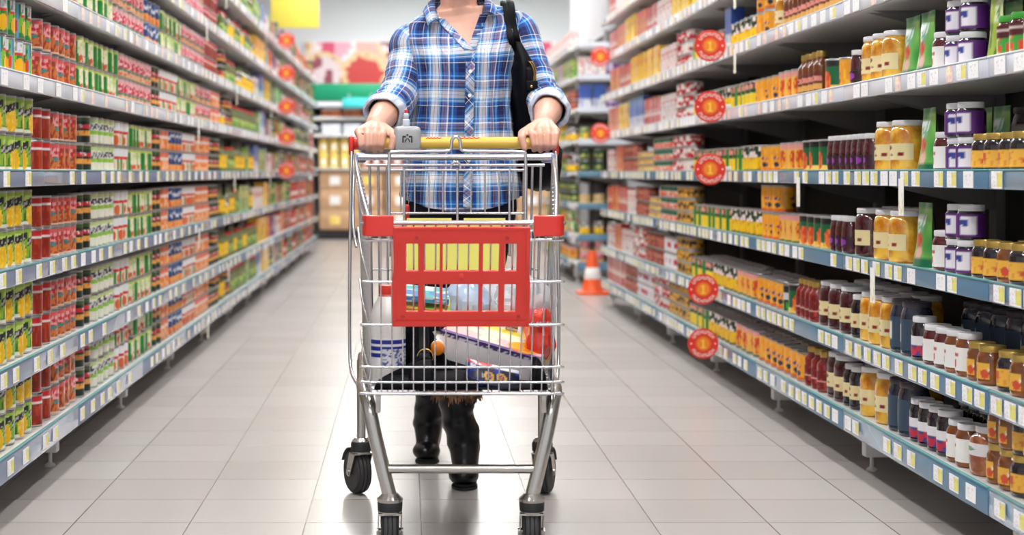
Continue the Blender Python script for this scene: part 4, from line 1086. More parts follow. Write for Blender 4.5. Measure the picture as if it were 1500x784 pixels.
# casters
def caster(x,y,yaw,topz):
    R=.0625; t=bpy.data.objects.new('caster',None); C.objects.link(t); t.parent=cart; t.location=(x,y-4.2,0); t.rotation_euler=(0,0,yaw)
    mb=MB(); mb.lathe([(.024,topz-.028),(.029,topz-.026),(.030,topz-.006),(.027,topz),(.02,topz)],24); mb.build('collar',blackp,t,smooth=50)
    mb=MB(); mb.lathe([(.022,topz-.034),(.026,topz-.032),(.026,topz-.028)],20)
    for s in (-1,1):
        mb.add([(s*.026,-.020,topz-.032),(s*.026,.022,topz-.032),(s*.026,.040,R+.012),(s*.026,.038,R-.012),(s*.026,.020,R-.012),(s*.0285,-.020,topz-.032),(s*.0285,.022,topz-.032),(s*.0285,.040,R+.012),(s*.0285,.038,R-.012),(s*.0285,.020,R-.012)],
          [(0,1,2,3,4),(9,8,7,6,5),(0,5,6,1),(1,6,7,2),(2,7,8,3),(3,8,9,4),(4,9,5,0)])
    mb.rbox(-.0285,.0285,-.020,.022,topz-.036,topz-.031,.001); mb.build('fork',steel,t,smooth=30)
    prof=[]
    for q in range(33):
        u=-.0215+.043*q/32; r=R-.0035*(abs(u)/.0215)**4*2.2; g=abs(((q/32*4.0)%1)-.5)
        if .12<q/32<.88 and g<.12: r-=.0035
        prof.append((r,u))
    prof=[(R*.45,-.0205),(R*.72,-.0215)]+prof+[(R*.72,.0215),(R*.45,.0205)]
    mb=MB(); mb.lathe(prof,36,(0,.028,R),axis='x'); w_=mb.build('wheel',wheelm,t,smooth=35)
    mb=MB(); mb.lathe([(.009,-.032),(.009,.032)],12,(0,.028,R),axis='x'); mb.build('axle',steel,t)
    # mud guard
    mb=MB(); n=14
    for s in (-1,1):
        pass
    mb.grid(lambda u,v:((u-.5)*.046,.028+(R+.006)*math.cos(.35+v*1.75),R+(R+.006)*math.sin(.35+v*1.75)),3,n); g_=mb.build('thread_guard',blackp,t); baked(g_,[('SOLIDIFY',dict(thickness=.002,offset=0))])
caster(-.168,3.88,.03,.145); caster(.168,3.88,-.03,.145); caster(-.258,4.67,.42,.152); caster(.258,4.67,-.30,.152)
# basket wires
WR=.0021
TR_=[0,.098,.337,.588,.839,.93,1.0]
def corner(s,t):
    y,z=F(t); return Vector((s*HWt(t),y,z))
def rearc(s,t):
    return Vector((s*(.266-.018*t),4.40+.05*t,.955-.555*t))
mb=MB()
for t in TR_:
    y,z=F(t); w=HWt(t); r=.0030 if t<1 else .0034
    if t==0: r=.0058
    mb.tube(crom([(-w,y+.045,z),(-w+.004,y+.012,z),(-w+.018,y,z),(w-.018,y,z),(w-.004,y+.012,z),(w,y+.045,z)],5),r,8)
y,z=F(.02); mb.tube([(-.21,y-.004,z-.010),(.21,y-.004,z-.010)],.0026,8)
nw=18
for q in range(nw):
    x=-.2125+.425*q/(nw-1); P=[]
    for t in np.linspace(0,1,6):
        y,z=F(t); P.append((x,y+.0045,z))
    y,z=F(1); P+= [(x,y+.012,z-.004),(x,y+.05,z-.004)]
    mb.tube(P,WR,6)
cc('front_wire_lattice',mb,chrome,smooth=80)
for s in (-1,1):
    mb=MB()
    for t in TR_:
        a=corner(s,t)+Vector((0,.045,0)); b=rearc(s,t); mid=a.lerp(b,.5)+Vector((s*.004,0,0))
        mb.tube(crom([a,mid,b],5),.0052 if t==0 else .0030,8)
    for q in range(1,16):
        u=q/16; P=[(corner(s,t)+Vector((0,.045,0))).lerp(rearc(s,t),u)-Vector((s*.004,0,0)) for t in np.linspace(0,1,5)]
        mb.tube(P,WR,6)
    cc('side_wire_lattice',mb,chrome,smooth=80)
mb=MB()
for q in range(19):
    u=q/18; a=corner(-1,1).lerp(corner(1,1),u); b=rearc(-1,1).lerp(rearc(1,1),u); mb.tube([a+Vector((0,.03,-.004)),b+Vector((0,0,-.004))],WR,6)
for q in range(9):
    u=.03+q/9; mb.tube([corner(-1,1).lerp(rearc(-1,1),u),corner(1,1).lerp(rearc(1,1),u)],.0028,6)
cc('base_wire_lattice',mb,chrome,smooth=80)
# rear gate and child seat frame
mb=MB(); mb.tube([(-.258,4.405,.960),(.258,4.405,.960)],.0085,12); cc('rear_rail',mb,chrome,smooth=80)
mb=MB()
mb.tube([(-.236,4.33,.938),(.236,4.33,.938)],.0042,8)
for x in (-.222,-.20,-.178,.178,.20,.222): mb.tube([(x*1.02,4.33,.94),(x*1.0,4.37,.60),(x*.98,4.44,.40)],.0036 if abs(x)>.19 else .0030,8)
for x in np.linspace(-.15,.15,9): mb.tube([(x,4.345,.66),(x,4.44,.40)],WR,6)
for z,y in ((.66,4.365),(.52,4.40)): mb.tube([(-.22,y,z),(.22,y,z)],.003,8)
cc('rear_gate',mb,chrome,smooth=80)
mb=MB()
hook=[(-.174,4.27,.70),(-.174,4.275,.85),(-.174,4.28,.955),(-.160,4.28,.972),(-.06,4.28,.974),(-.018,4.28,.976),(-.012,4.28,.990),(-.010,4.28,1.004),(0,4.28,1.012),(.010,4.28,1.004),(.012,4.28,.990),(.018,4.28,.976),(.06,4.28,.974),(.168,4.28,.972),(.182,4.28,.955),(.182,4.275,.85),(.182,4.27,.70)]
mb.tube(crom(hook,4),.0044,8)
for z in (.925,.812): mb.tube([(-.176,4.285,z),(.184,4.285,z)],.0034,8)
mb.tube(crom([(-.012,4.29,.925),(-.012,4.29,.935),(-.006,4.29,.945),(.006,4.29,.945),(.012,4.29,.935),(.012,4.29,.925)],4),.0034,8)
for x in np.linspace(-.144,.150,9): mb.tube([(x,4.287,.926),(x,4.287,.812)],.0026,6)
for x in (-.135,.14,.004): mb.tube([(x,4.283,.93),(x,4.275,.70)],.0034,8)
cc('child_seat_frame',mb,chrome,smooth=80)
mb=MB(); prof=[(-.128,.665),(.128,.665),(.128,.800),(.020,.800),(.020,.785),(-.012,.785),(-.012,.800),(-.128,.800)]
mb.loft([[Vector((x,4.262-.0025,z)) for x,z in prof],[Vector((x,4.262+.0025,z)) for x,z in prof]]); cc('seat_flap',mb,paleflap,smooth=0)
# red advert panel on the front with its two rows of windows
xs=[-.158,-.1285,-.1165,-.106,-.0715,-.059,-.0295,-.0185,.0,.0] 
win=[(-.1295,-.1025),(-.0895,-.0535),(-.0465,.0355),(.0445,.0805),(.0945,.1205)]
cx=sorted(set([-.159,.150]+[a for w_ in win for a in w_])); rows=[(.118,.277),(.370,.535)]
ct=sorted(set([-.010,.630]+[a for r_ in rows for a in r_]))
ct=[.022,.114,.269,.345,.503,.592]; rows=[(.114,.269),(.345,.503)]
bm=bmesh.new(); grid={}
def PV(x,t,d=-.014): y,z=F(t); return Vector((x,y+d,z))
# outline with small steps at mid height
for i,x in enumerate(cx):
    for j,t in enumerate(ct): grid[i,j]=bm.verts.new(PV(x+(0 if 0<i<len(cx)-1 else (.0 if j<3 else (-.003 if i==0 else .003))),t))
for i in range(len(cx)-1):
    for j in range(len(ct)-1):
        if any(abs(cx[i]-a)<1e-6 and abs(cx[i+1]-b)<1e-6 for a,b in win) and any(abs(ct[j]-a)<1e-6 and abs(ct[j+1]-b)<1e-6 for a,b in rows): continue
        bm.faces.new((grid[i,j],grid[i,j+1],grid[i+1,j+1],grid[i+1,j]))
bm.normal_update(); me=bpy.data.meshes.new('front_panel'); bm.to_mesh(me); bm.free(); me.materials.append(redp)
fp=obj('front_panel',me,cart,(0,-4.2,0)); baked(fp,[('SOLIDIFY',dict(thickness=.009,offset=0)),('BEVEL',dict(width=.002,segments=2,limit_method='ANGLE'))])
fp.data.set_sharp_from_angle(angle=math.radians(35))
rim=MB()
def bar(x0,x1,t0,t1,d=-.0205,th=.004):
    a,b,c_,e=PV(x0,t0,d),PV(x1,t0,d),PV(x1,t1,d),PV(x0,t1,d); off=Vector((0,th,0)); rim.add([a,b,c_,e,a+off,b+off,c_+off,e+off],[(0,3,2,1),(0,1,5,4),(1,2,6,5),(2,3,7,6),(3,0,4,7)])
bar(-.158,.149,.026,.040); bar(-.158,.149,.560,.588); bar(-.158,-.151,.04,.295); bar(.142,.149,.04,.295); bar(-.161,-.154,.33,.56); bar(.145,.152,.33,.56)
q_=rim.build('panel_rim',redp,fp,smooth=0)
for x,t in ((-.106,.085),(.098,.085),(-.137,.535),(.128,.535)):
    mb=MB(); p=PV(x,t,-.0195); mb.lathe([(.0045,0),(.0045,-.0012),(.0035,-.002),(.002,-.0012)],14,p,axis='y'); mb.build('rivet',mat('dark_red_plastic',(170,32,28),.4),fp)
mb=MB(); p=PV(-.004,.30,-.0195); mb.lathe([(.006,0),(.006,-.0015),(.004,-.0022)],16,p,axis='y'); mb.build('rivet',redp,fp)
# red corner bumpers
for s in (-1,1):
    mb=MB(); y,z=F(0); y2,z2=F(.09); P=[]
    path=[(.158,-.017),(.205,-.017),(.221,-.012),(.228,.004),(.231,.05)]
    rings=[]
    outp=[(x,d) for x,d in path]; inn=[(x-(.012 if i>2 else 0)-(.0),d+(.022 if i<3 else .010)) for i,(x,d) in enumerate(path)]
    prof=outp+inn[::-1]
    rings=[[Vector((s*x,y+d,zz)) for x,d in prof] for zz in (.775,.778,.818,.822)]
    if s<0: rings=[r[::-1] for r in rings]
    mb.loft(rings); o=cc('corner_bumper',mb,redp,smooth=30); baked(o,[('BEVEL',dict(width=.003,segments=2,limit_method='ANGLE'))]); o.data.set_sharp_from_angle(angle=math.radians(40))

# ================================================================== GOODS IN THE CART
def gb(z): return z
bw=.405
def P3(px_,py_,D): return Vector(((px_-596)*D/2400,D,CAMZ+(252-py_)*D/2400))
# milk bottle
def milk_art(u,v):
    w=(u+.72)%1
    if .42<w<.70 and v<.62: return lin((235,238,248)) if vn(w*60,v*18,2)>.42 else lin((90,100,170))
    for a in (.86,.64,.42):
        if a-.06<v<a+.06 and not (a==.42 and .46<w<.8): return lin((28,40,150))
    return lin((246,246,250))
b=thing('milk_bottle','white plastic milk bottle with blue stripes and red cap in the cart','bottle',(-.046,3.965,bw))
mb=MB(); mb.lathe([(.036,0),(.0415,.004),(.043,.012),(.043,.150),(.0425,.165),(.036,.190),(.024,.212),(.0195,.222),(.0195,.228)],32); mb.build('bottle_body',mat('milk_white_plastic',(244,242,238),.3,coat=.2),b,smooth=60)
mb=MB(); mb.grid(lambda u,v:(.0436*math.cos(2*PI*u),.0436*math.sin(2*PI*u),.045+.072*v),72,36,milk_art); mb.build('label',paper,b,art=True,smooth=60)
mb=MB()
mb.lathe([(.0215,.219),(.0225,.222),(.0225,.238),(.021,.241)],40); mb.build('cap',mat('red_cap_plastic',(224,52,36),.35),b,smooth=50)
mb=MB(); mb.lathe([(.0222,.212),(.0228,.213),(.0228,.217),(.0222,.218)],24); mb.build('tamper_ring',mat('red_cap_plastic',(224,52,36),.35),b)
# coat lying over the basket floor
coatm=mat('black_quilted_cloth',(9,10,16),.55,bump=(45,.5,.008),spec=.10)
ct_=thing('folded_coat','black quilted coat folded on the floor of the cart basket','coat',(.17,4.1,bw))
NXc,NYc=70,60
def coat_h(x,y):
    h=.055+.05*mnoise.noise(Vector((x*7,y*6,.3)))+.022*mnoise.noise(Vector((x*19,y*9,2.3)))
    h+=.10*math.exp(-((x-.028)/.045)**2-((y-4.02)/.09)**2)+.03*math.exp(-((x-.30)/.05)**2)
    if x<.006 and y<4.03: h=min(h,.05)
    if x>.06 and y<3.93: h=min(h,.040)
    if .165<x<.31 and y<3.93: h=min(h,.010)
    if x>.055 and y>=3.93 and not (x>.298 and y<3.965): h=min(h,max(.010,.045*(.29-x)/.22))
    if x>.30 and y<3.965: h=max(h,.05+.03*math.sin((x-.30)*60))
    return max(.010,h)
x0,x1,y0,y1=-.078,.334,3.862,4.40
mb=MB()
def topc(u,v):
    x=x0+(x1-x0)*u; y=y0+(y1-y0)*v
    if y<4.02:                      # keep clear of the milk bottle
        lo=.006 if y>3.90 else x0+.0
        x=lo+(x1-lo)*u if y>3.915 else x
    e=min(u,1-u,v,1-v); k=min(1,e/.07)**.5
    h=coat_h(x,y)
    if y<=3.915: h=min(h,.045) if x<.02 else h
    if 3.85<y<3.93 and x<.01: h=min(h,.03)
    return Vector((x,y,bw+.001+h*k))
mb.grid(topc,NXc,NYc)
n0=len(mb.v)
mb.grid(lambda u,v:Vector((topc(1-u,v).x,topc(1-u,v).y,bw+.001)),NXc,NYc)
bm=bmesh.new(); me=mb.mesh('coat_body',coatm); bm.from_mesh(me); bmesh.ops.remove_doubles(bm,verts=bm.verts,dist=1e-4); bm.to_mesh(me); bm.free(); me.shade_smooth()
obj('coat_body',me,ct_,(-.17,-4.1,-bw))
mb=MB(); p=P3(623,523,3.93); mb.tube([p+Vector((.0185*math.cos(a),.002*math.sin(a),.0185*math.sin(a))) for a in np.linspace(0,2*PI,24)[:-1]],.0018,8,closed=True); o=mb.build('metal_ring',gold,ct_); o.location=(-.17,-4.1,-bw)
mb=MB(); mb.tube(crom([P3(786,560,3.89),P3(792,545,3.90),P3(800,532,3.92),P3(806,520,3.95)],6),.0022,6); o=mb.build('zipper',gold,ct_); o.location=(-.17,-4.1,-bw)
# big white food box leaning
def boxart_front(u,v):
    if v>.84: return lin((70,50,110)) if vn(u*50,v*10,2)>.42 or v>.93 else lin((225,220,240))
    return lin((244,242,244))
def boxart_top(u,v):
    if ell(u,v,.80,.30,.16,.26): return lin((240,170,40)) if vn(u*12,v*9,3)>.4 else lin((230,110,40))
    if v>.75: return lin((245,225,90))
    if v<.12: return lin((110,80,150))
    return lin((245,190,190)) if vn(u*7,v*6,2)>.5 else lin((250,235,200))
A=P3(646,484,4.02); B=P3(789,526,3.945)
ex=(B-A).normalized(); up=Vector((0,0,1)); ey=(up.cross(ex)).normalized(); ez=ex.cross(ey)
# ex along the box, ey away from camera, ez up (tilted with the box); the top face leans to the viewer
tiltm=Matrix.Rotation(math.radians(9),3,ex); ey=tiltm@ey; ez=tiltm@ez
Lx=(B-A).length; H_=.068; Dp=.15
bx=thing('food_box','white cardboard food box with purple strip and fruit picture, tilted in the cart','food box',A)
mb=MB(); Ql=lambda x,y,z: ex*x+ey*y+ez*z
mb.grid(lambda u,v:Ql(Lx*u,0,-H_*(1-v)),60,20,boxart_front); mb.build('printed_side',paper,bx,art=True,smooth=0)
mb=MB(); mb.grid(lambda u,v:Ql(Lx*u,Dp*v,0.0006),40,24,boxart_top); mb.build('printed_top',paper,bx,art=True,smooth=0)
mb=MB(); v=[Ql(x,y,z) for z in (-H_,0) for x,y in ((0,.0006),(Lx,.0006),(Lx,Dp),(0,Dp))]; mb.add(v,[(0,3,2,1),(4,5,6,7),(0,1,5,4),(1,2,6,5),(2,3,7,6),(3,0,4,7)]); mb.build('carton',mat('white_cardboard',(240,238,240),.6),bx,smooth=0)
# dark snack bag lying against the front wires
def snack(u,v):
    for c0,r0 in (((.42,.5),.16),((.66,.55),.15)):
        d=math.hypot((u-c0[0])*2.0,(v-c0[1]))
        if r0*.72<d<r0*1.25: return lin((240,180,70))
        if r0*.35<d<=r0*.72: return lin((60,40,110))
        if d<=r0*.35: return lin((235,120,60))
    if v>.86: return lin((210,50,60)) if u<.5 else lin((235,235,245))
    if u<.18 and v>.55: return lin((225,225,240)) if vn(u*22,v*9,2)>.5 else lin((40,60,150))
    return lin((22,22,58)) if vn(u*5,v*5,3)>.3 else lin((40,60,160))
sb=thing('snack_bag','dark blue snack bag with orange swirls lying at the front of the cart','bag',P3(722,552,3.890))
mb=MB(); nu,nv=36,20
def sf(sg):
    def f(u,v):
        b_=(1-abs(2*u-1)**4)*(1-abs(2*v-1)**4); return Vector(((u-.5)*.125,-sg*(.0005+.012*b_)+.02*(v-.5),(v-.5)*.056-(u-.5)*.03))
    return f
mb.grid(sf(1),nu,nv,snack); g=sf(-1); mb.grid(lambda u,v:g(1-u,v),nu,nv,snack); mb.build('snack_wrapper',gloss,sb,art=True,smooth=60)
mb=MB(); mb.box(-.0640,-.0615,-.012,.010,-.008,.040); mb.build('crimped_seal',mat('blue_seal_film',(60,70,150),.3,coat=.3),sb)
# juice bottle with orange cap, lying with its cap to the camera
jb=thing('juice_bottle','small white juice bottle with orange cap lying beside the food box','bottle',P3(641,511,3.99))
mb=MB(); mb.lathe([(.014,.012),(.015,.02),(.022,.04),(.028,.06),(.028,.16),(.024,.165)],24,axis='y'); mb.build('bottle_body',mat('milk_white_plastic',(244,242,238),.3),jb,smooth=60)
mb=MB(); mb.lathe([(.0150,0),(.0172,.002),(.0172,.018),(.015,.019)],32,axis='y'); mb.build('cap',mat('orange_cap_plastic',(246,140,30),.35),jb,smooth=50)
# red bag of sweets
def crumple(name,c,r,seed,m,amp=.16,scale=18):
    mb=MB(); mb.ball((0,0,0),r,36,24)
    mb.v=[tuple(Vector(p)*(1+amp*mnoise.noise(Vector(p)*scale+Vector((seed,0,0)))+amp*.5*abs(mnoise.noise(Vector(p)*scale*2.3+Vector((0,seed,0)))))) for p in mb.v]
    return mb
film=mat('clear_film',(225,232,240),.12,coat=.3,alpha=.42); filmb=mat('bluish_clear_film',(190,212,240),.12,coat=.3,alpha=.62)
rb=thing('red_bag','glossy red plastic bag of food in the corner of the cart','bag',P3(789,494,4.03))
mb=crumple('red',None,(.037,.045,.062),3,None,.34,34); o=mb.build('bag_film',mat('red_film',(226,50,30),.2,coat=.6),rb,smooth=24)
mb=MB(); mb.grid(lambda u,v:Vector(((u-.5)*.05,-.054-.002*math.sin(u*7),.030+.014*v)),14,4,lambda u,v:lin((240,225,225) if .1<v<.9 and vn(u*16,v*4,2)>.35 else (205,60,60))); mb.build('printed_band',gloss,rb,art=True)
# transparent bags of produce
cb=thing('clear_produce_bag','crumpled clear plastic bag with pink print above the red bag','bag',P3(768,440,4.14))
mb=crumple('clear',None,(.066,.05,.055),7,None,.34,30); mb.build('bag_film',film,cb,smooth=24)
mb=MB()
for q in range(6): mb.ball((-.04+.016*q,-.006+.014*(q%2),-.018+.008*(q%3)),(.016,.016,.014),12,8)
mb.build('pastry',mat('pale_pastry',(232,205,200),.6),cb)
mb=MB(); mb.rbox(-.005,.055,-.052,-.050,-.042,-.014,.0008); mb.build('pink_print',mat('pink_print_film',(232,120,150),.3),cb)
bb=thing('blue_tinted_bag','bluish see-through plastic bag behind the red front panel','bag',P3(683,444,4.20))
mb=crumple('blue',None,(.062,.06,.058),11,None,.26,26); mb.build('bag_film',filmb,bb,smooth=24)
mb=MB(); mb.ball((0,0,-.006),(.045,.045,.042),20,14); mb.build('bread_roll',mat('pale_bread',(226,228,236),.6),bb)
cb2=thing('white_paper_packet','white paper packet standing at the side of the bluish bag','packet',P3(733,436,4.275))
mb=MB(); mb.rbox(-.046,.046,-.022,.022,-.045,.048,.008,seg=3); mb.build('packet_body',mat('white_paper_wrap',(236,236,240),.5,bump=(40,.6,.01)),cb2,smooth=60)
mb=MB(); mb.rbox(-.044,.044,-.006,.006,.046,.062,.003); mb.build('folded_top',mat('white_paper_wrap',(236,236,240),.5),cb2)
# colourful packets behind the panel
def mag(a,b,c_):
    return lambda u,v: lin(a if vn(u*6,v*5,2)>.55 else (b if vn(u*5,v*6,8)>.45 else c_))
for nm,lab,pc,sz,art,rot in (('flat_packet','flat blue and teal printed packet in the cart, upper of two',P3(621,431,4.10),(.125,.10,.014),mag((60,120,200),(40,170,190),(220,230,235)),-.10),
                       ('flat_packet','flat yellow and green printed packet in the cart, lower of two',P3(621,448,4.10),(.13,.11,.016),mag((245,215,60),(120,180,60),(240,120,60)),-.05)):
    t=thing(nm,lab,'packet',pc,0,'flat printed packets'); t.rotation_euler=(math.radians(12),math.radians(-rot*57),0)
    w_,d_,h_=sz; mb=MB(); mb.grid(lambda u,v:Vector(((u-.5)*w_,-d_/2,(v-.5)*h_)),24,4,art); mb.grid(lambda u,v:Vector(((u-.5)*w_,(v-.5)*d_,h_/2)),24,14,art); mb.grid(lambda u,v:Vector(((.5-u)*w_,(v-.5)*d_,-h_/2)),4,4,art)
    mb.grid(lambda u,v:Vector(((.5-u)*w_,d_/2,(v-.5)*h_)),4,2,art)
    for s in (-1,1): mb.grid(lambda u,v,s=s:Vector((s*w_/2,s*(u-.5)*d_,(v-.5)*h_)),8,3,art)
    mb.build('wrapper',gloss,t,art=True,smooth=0)
    mb=MB(); mb.box(-w_/2-.012,-w_/2+.001,-d_*.45,d_*.45,-.001,.001); mb.build('seal_strip',mat('silver_seal',(200,205,210),.3,.5),t)
np_=thing('noodle_pack','pack of pale brown noodles lying behind the food box','packet',P3(763,490,4.13))
mb=MB()
for q in range(16): 
    a=2*PI*q/16; r=.016 if q%2 else .010
    mb.tube([(-.04,r*math.cos(a),r*math.sin(a)),(.035,r*math.cos(a),r*math.sin(a)+.003)],.0036,6)
mb.tube([(-.04,0,0),(.035,0,.003)],.006,6)
mb.build('noodle',mat('noodle_brown',(196,160,130),.6),np_)
mb=MB(); mb.lathe([(.021,-.012),(.0215,-.010),(.0215,.010),(.021,.012)],24,axis='x'); mb.build('paper_band',mat('white_paper_band',(236,232,232),.5),np_)
np_.rotation_euler=(0,math.radians(15),0)

# ================================================================== TRAFFIC CONE
tc=thing('traffic_cone','orange traffic cone with white band on the floor at the end of the jar rack','traffic cone',(1.40,12.35,0))
orm=mat('orange_cone_plastic',(240,92,36),.45)
mb=MB(); mb.rbox(-.115,.115,-.115,.115,0,.022,.008); mb.build('base',orm,tc)
mb=MB(); mb.lathe([(.088,.021),(.080,.03),(.066,.115)],28); mb.lathe([(.050,.20),(.030,.315),(.026,.325),(.016,.325)],28); mb.build('cone_body',orm,tc,smooth=50)
mb=MB(); mb.lathe([(.066,.115),(.0665,.116),(.0515,.199),(.050,.20)],28); mb.build('white_band',mat('white_cone_band',(240,238,236),.5),tc,smooth=50)

# ================================================================== BACK OF THE STORE
def bz(y,D=22.4): return CAMZ+(252-y)*D/2400
def bX(x,D=22.4): return (x-596)*D/2400
bn=thing('pastry_banner','long printed banner of tarts and pastries on the back wall over the counter','banner',(0,23.52,0))
def cake(u,v):
    x=u*4.3; y=.12+v*.66
    for k in range(-1,20):
        for row,(cy,r) in enumerate(((.30,.34),(.78,.30))):
            cx=k*.72+(row*.36)+.3*hsh(k,row,4); d=math.hypot(x-cx,(y-cy)*1.0)
            if d<r:
                h=hsh(k,row,7)
                a=math.atan2(y-cy,x-cx); 
                if d>r*.80+.03*math.sin(a*14): return lin((236,200,150)) if h>.3 else lin((248,240,240))
                if h<.35: return lin((222,70,110)) if vn(x*6,y*6,2)>.35 else lin((245,170,190))
                if h<.65: return lin((205,50,45)) if vn(x*9,y*9,3)>.4 else lin((240,180,140))
                return lin((150,60,80)) if vn(x*9,y*9,5)>.45 else lin((235,215,220))
    return lin((244,222,214)) if vn(x*3,y*3,1)>.4 else lin((230,180,170))
mb=MB(); x0,x1=bX(440),bX(900); z0,z1=bz(122),bz(52)
mb.grid(lambda u,v:Vector((x0+(x1-x0)*u,0,z0+(z1-z0)*v)),170,44,cake); mb.build('printed_sheet',paper,bn,art=True,smooth=0)
mb=MB(); mb.box(x0-.02,x1+.02,.004,.079,z0-.02,z1+.02); mb.build('backing_board',mat('white_board',(235,235,238),.5),bn,smooth=0)
cn=thing('bakery_shelving','back wall display shelving with green canopy and white shelves','shelving',(0,22.6,0))
x0,x1=bX(455),bX(900)
for nm,(ya,yb,d0,d1),m in (('canopy',(148,123,-.35,.6),mat('green_canopy',(20,140,100),.4)),('fascia',(157,149,-.33,.55),mat('white_fascia',(235,238,244),.4)),('shelf_board',(176,171,-.25,.5),shelf_m),('shelf_board',(201,196,-.25,.5),shelf_m),('shelf_board',(249,246,-.25,.5),shelf_m),('plinth',(347,338,-.20,.5),mat('black_plinth',(34,32,34),.5))):
    mb=MB(); za=max(bz(ya),0) if nm!='plinth' else 0; mb.rbox(x0,x1,d0,d1,za,bz(yb),.008); mb.build(nm,m,cn)
mb=MB(); mb.box(x0,x1,.55,.6,0,bz(123)); mb.build('back_panel',mat('pale_back_panel',(205,212,226),.6),cn,smooth=0)
for x in (x0,):
    mb=MB(); mb.rbox(x-.02,x+.02,-.2,.55,0,bz(150),.004); mb.build('divider',shelf_m,cn)
sgn=thing('turquoise_shelf_sign','turquoise strip sign hanging under the green canopy at the back','sign',(bX(528),22.2,bz(151))); 
mb=MB(); mb.rbox(-.24,.24,-.012,.012,-.07,.06,.006); mb.build('sign_board',mat('turquoise_print',(70,196,200),.4),sgn)
mb=MB(); 
for x in (-.15,.15): mb.rbox(x-.008,x+.008,-.004,.004,.055,.12,.002)
mb.build('bracket',mat('grey_bracket',(180,184,190),.4),sgn)
mb=MB(); mb.rbox(x0+.1,x1-.1,-.30,-.24,bz(149)-.045,bz(149)-.012,.008); mb.build('added_canopy_light',emit_mat('added_canopy_tube',(255,253,250),14.0),cn)  # glowing strip added under the canopy to brighten the shelving
# things on the back shelving
card=mat('brown_cardboard',(206,168,130),.7,noise=((190,150,112),6)); wl=mat('white_box_label',(240,238,236),.5); yl=mat('yellow_pack',(238,200,90),.5,noise=((246,222,130),9)); pk=mat('pale_cake_box',(222,226,236),.4); br=mat('brown_cake',(150,80,50),.6,noise=((210,120,70),12))
cnt=0
for r in range(3):
    for c in range(9):
        w_=.42; x=bX(466)+.02+c*(w_+.03)+w_/2
        if x>bX(800): continue
        z=bz(337)+.004+r*.272; n_=c+1
        t=thing('cardboard_carton','brown carton with white label, %s of the %s row, back counter'%(ordw(n_),TIERW[r]),'box',(x,22.55,z),0,'cardboard cartons at the back counter')
        mb=MB(); mb.rbox(-w_/2,w_/2,-.14,.3,0,.268,.006); mb.build('carton_body',card,t)
        mb=MB(); mb.box(-.07,.07,-.1425,-.1405,.07,.19); mb.build('label',wl if (c*3+r)%5 else yl,t,smooth=0)
for c in range(26):
    w_=.115; x=bX(466)+.07+c*.145
    if x>bX(810): continue
    for r in range(2 if x<bX(535) else 1):
        t=thing('yellow_packet','yellow packet on the back shelf, %s along the shelf, %s layer'%(ordw(c+1),'upper' if r else 'lower'),'packet',(x,22.5,bz(246)+.002+r*.205),0,'yellow packets on the back shelf')
        mb=MB(); mb.rbox(-w_/2,w_/2,-.06,.1,0,.2 if x<bX(535) else .16,.012); mb.build('packet_body',yl if x<bX(535) else br,t,smooth=50)
        mb=MB(); mb.box(-.03,.03,-.0625,-.0605,.05,.12); mb.build('label',wl,t,smooth=0)
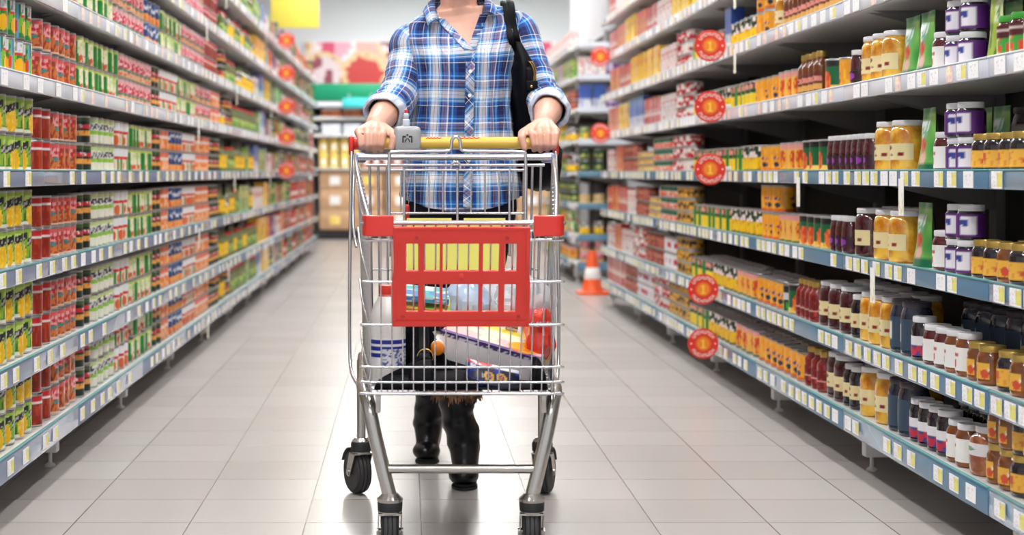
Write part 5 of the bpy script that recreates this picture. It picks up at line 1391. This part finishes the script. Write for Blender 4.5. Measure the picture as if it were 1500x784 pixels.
for c in range(12):
    x=bX(470)+.14+c*.29
    if x>bX(800): continue
    for yb,nm,m,h in ((196,'cake_box',pk,.13),(171,'cake_tray',br if c<2 else pk,.11)):
        t=thing(nm,'%s on the back shelving, %s from its aisle end, under the canopy'%('pale cake box' if nm=='cake_box' else ('brown cake tray' if c<2 else 'pale cake tray'),ordw(c+1)),'cake box' if nm=='cake_box' else 'tray',(x,22.5,bz(yb)+.001),0,nm.replace('_',' ')+'s on the back shelves')
        mb=MB(); mb.rbox(-.13,.13,-.1,.15,0,h,.01); mb.build('box_body',m,t,smooth=50)
        mb=MB(); mb.rbox(-.132,.132,-.102,.152,h*.8,h+.004,.006); mb.build('lid',mat('clear_lid_plastic',(232,236,242),.2),t,smooth=50)
# yellow hanging sign
ys=thing('hanging_sign','plain yellow sign board hanging from the ceiling over the can rack','sign',(bX(432,16.0),16.0,bz(41,16.0)))
mb=MB(); mb.rbox(-.235,.235,-.01,.01,0,.55,.005); mb.build('sign_board',mat('yellow_sign_print',(250,232,96),.4),ys)
for x in (-.18,.18):
    mb=MB(); mb.tube([(x,0,.545),(x,0,RH-bz(41,16.0))],.003,6); mb.build('cable',steel,ys)
# ================================================================== CAMERA, LIGHT, VIEW
cd=bpy.data.cameras.new('camera'); cam=bpy.data.objects.new('camera',cd); C.objects.link(cam)
cam.location=(0,0,CAMZ); cam.rotation_euler=(PI/2,0,0)
cd.sensor_width=36; cd.lens=2400/1500*36; cd.shift_x=(750-596)/1500; cd.shift_y=-(392-252)/1500
cd.clip_end=60; cd.clip_start=.05
cd.dof.use_dof=True; cd.dof.focus_distance=4.3; cd.dof.aperture_fstop=3.3; cd.dof.aperture_blades=0
sc=bpy.context.scene; sc.camera=cam
w=bpy.data.worlds.new('store_light'); sc.world=w; w.use_nodes=True
w.node_tree.nodes['Background'].inputs['Color'].default_value=(.95,.97,1,1); w.node_tree.nodes['Background'].inputs['Strength'].default_value=.9
def area(x,y,z,sx,sy,e,rot=(0,0,0)):
    l=bpy.data.lights.new('lamp_light','AREA'); l.shape='RECTANGLE'; l.size=sx; l.size_y=sy; l.energy=e; l.color=(1,.985,.97)
    o=bpy.data.objects.new('lamp_light',l); C.objects.link(o); o.location=(x,y,z); o.rotation_euler=rot; return o
sc.view_settings.view_transform='Standard'; sc.view_settings.look='None'; sc.view_settings.exposure=0.0; sc.view_settings.gamma=1.0
sc.view_settings.use_curve_mapping=False
sc.cycles.max_bounces=6; sc.cycles.diffuse_bounces=3; sc.cycles.glossy_bounces=3; sc.cycles.transparent_max_bounces=12; sc.cycles.caustics_reflective=False; sc.cycles.caustics_refractive=False
sc.cycles.use_denoising=True
try: sc.cycles.denoiser='OPENIMAGEDENOISE'
except Exception: pass
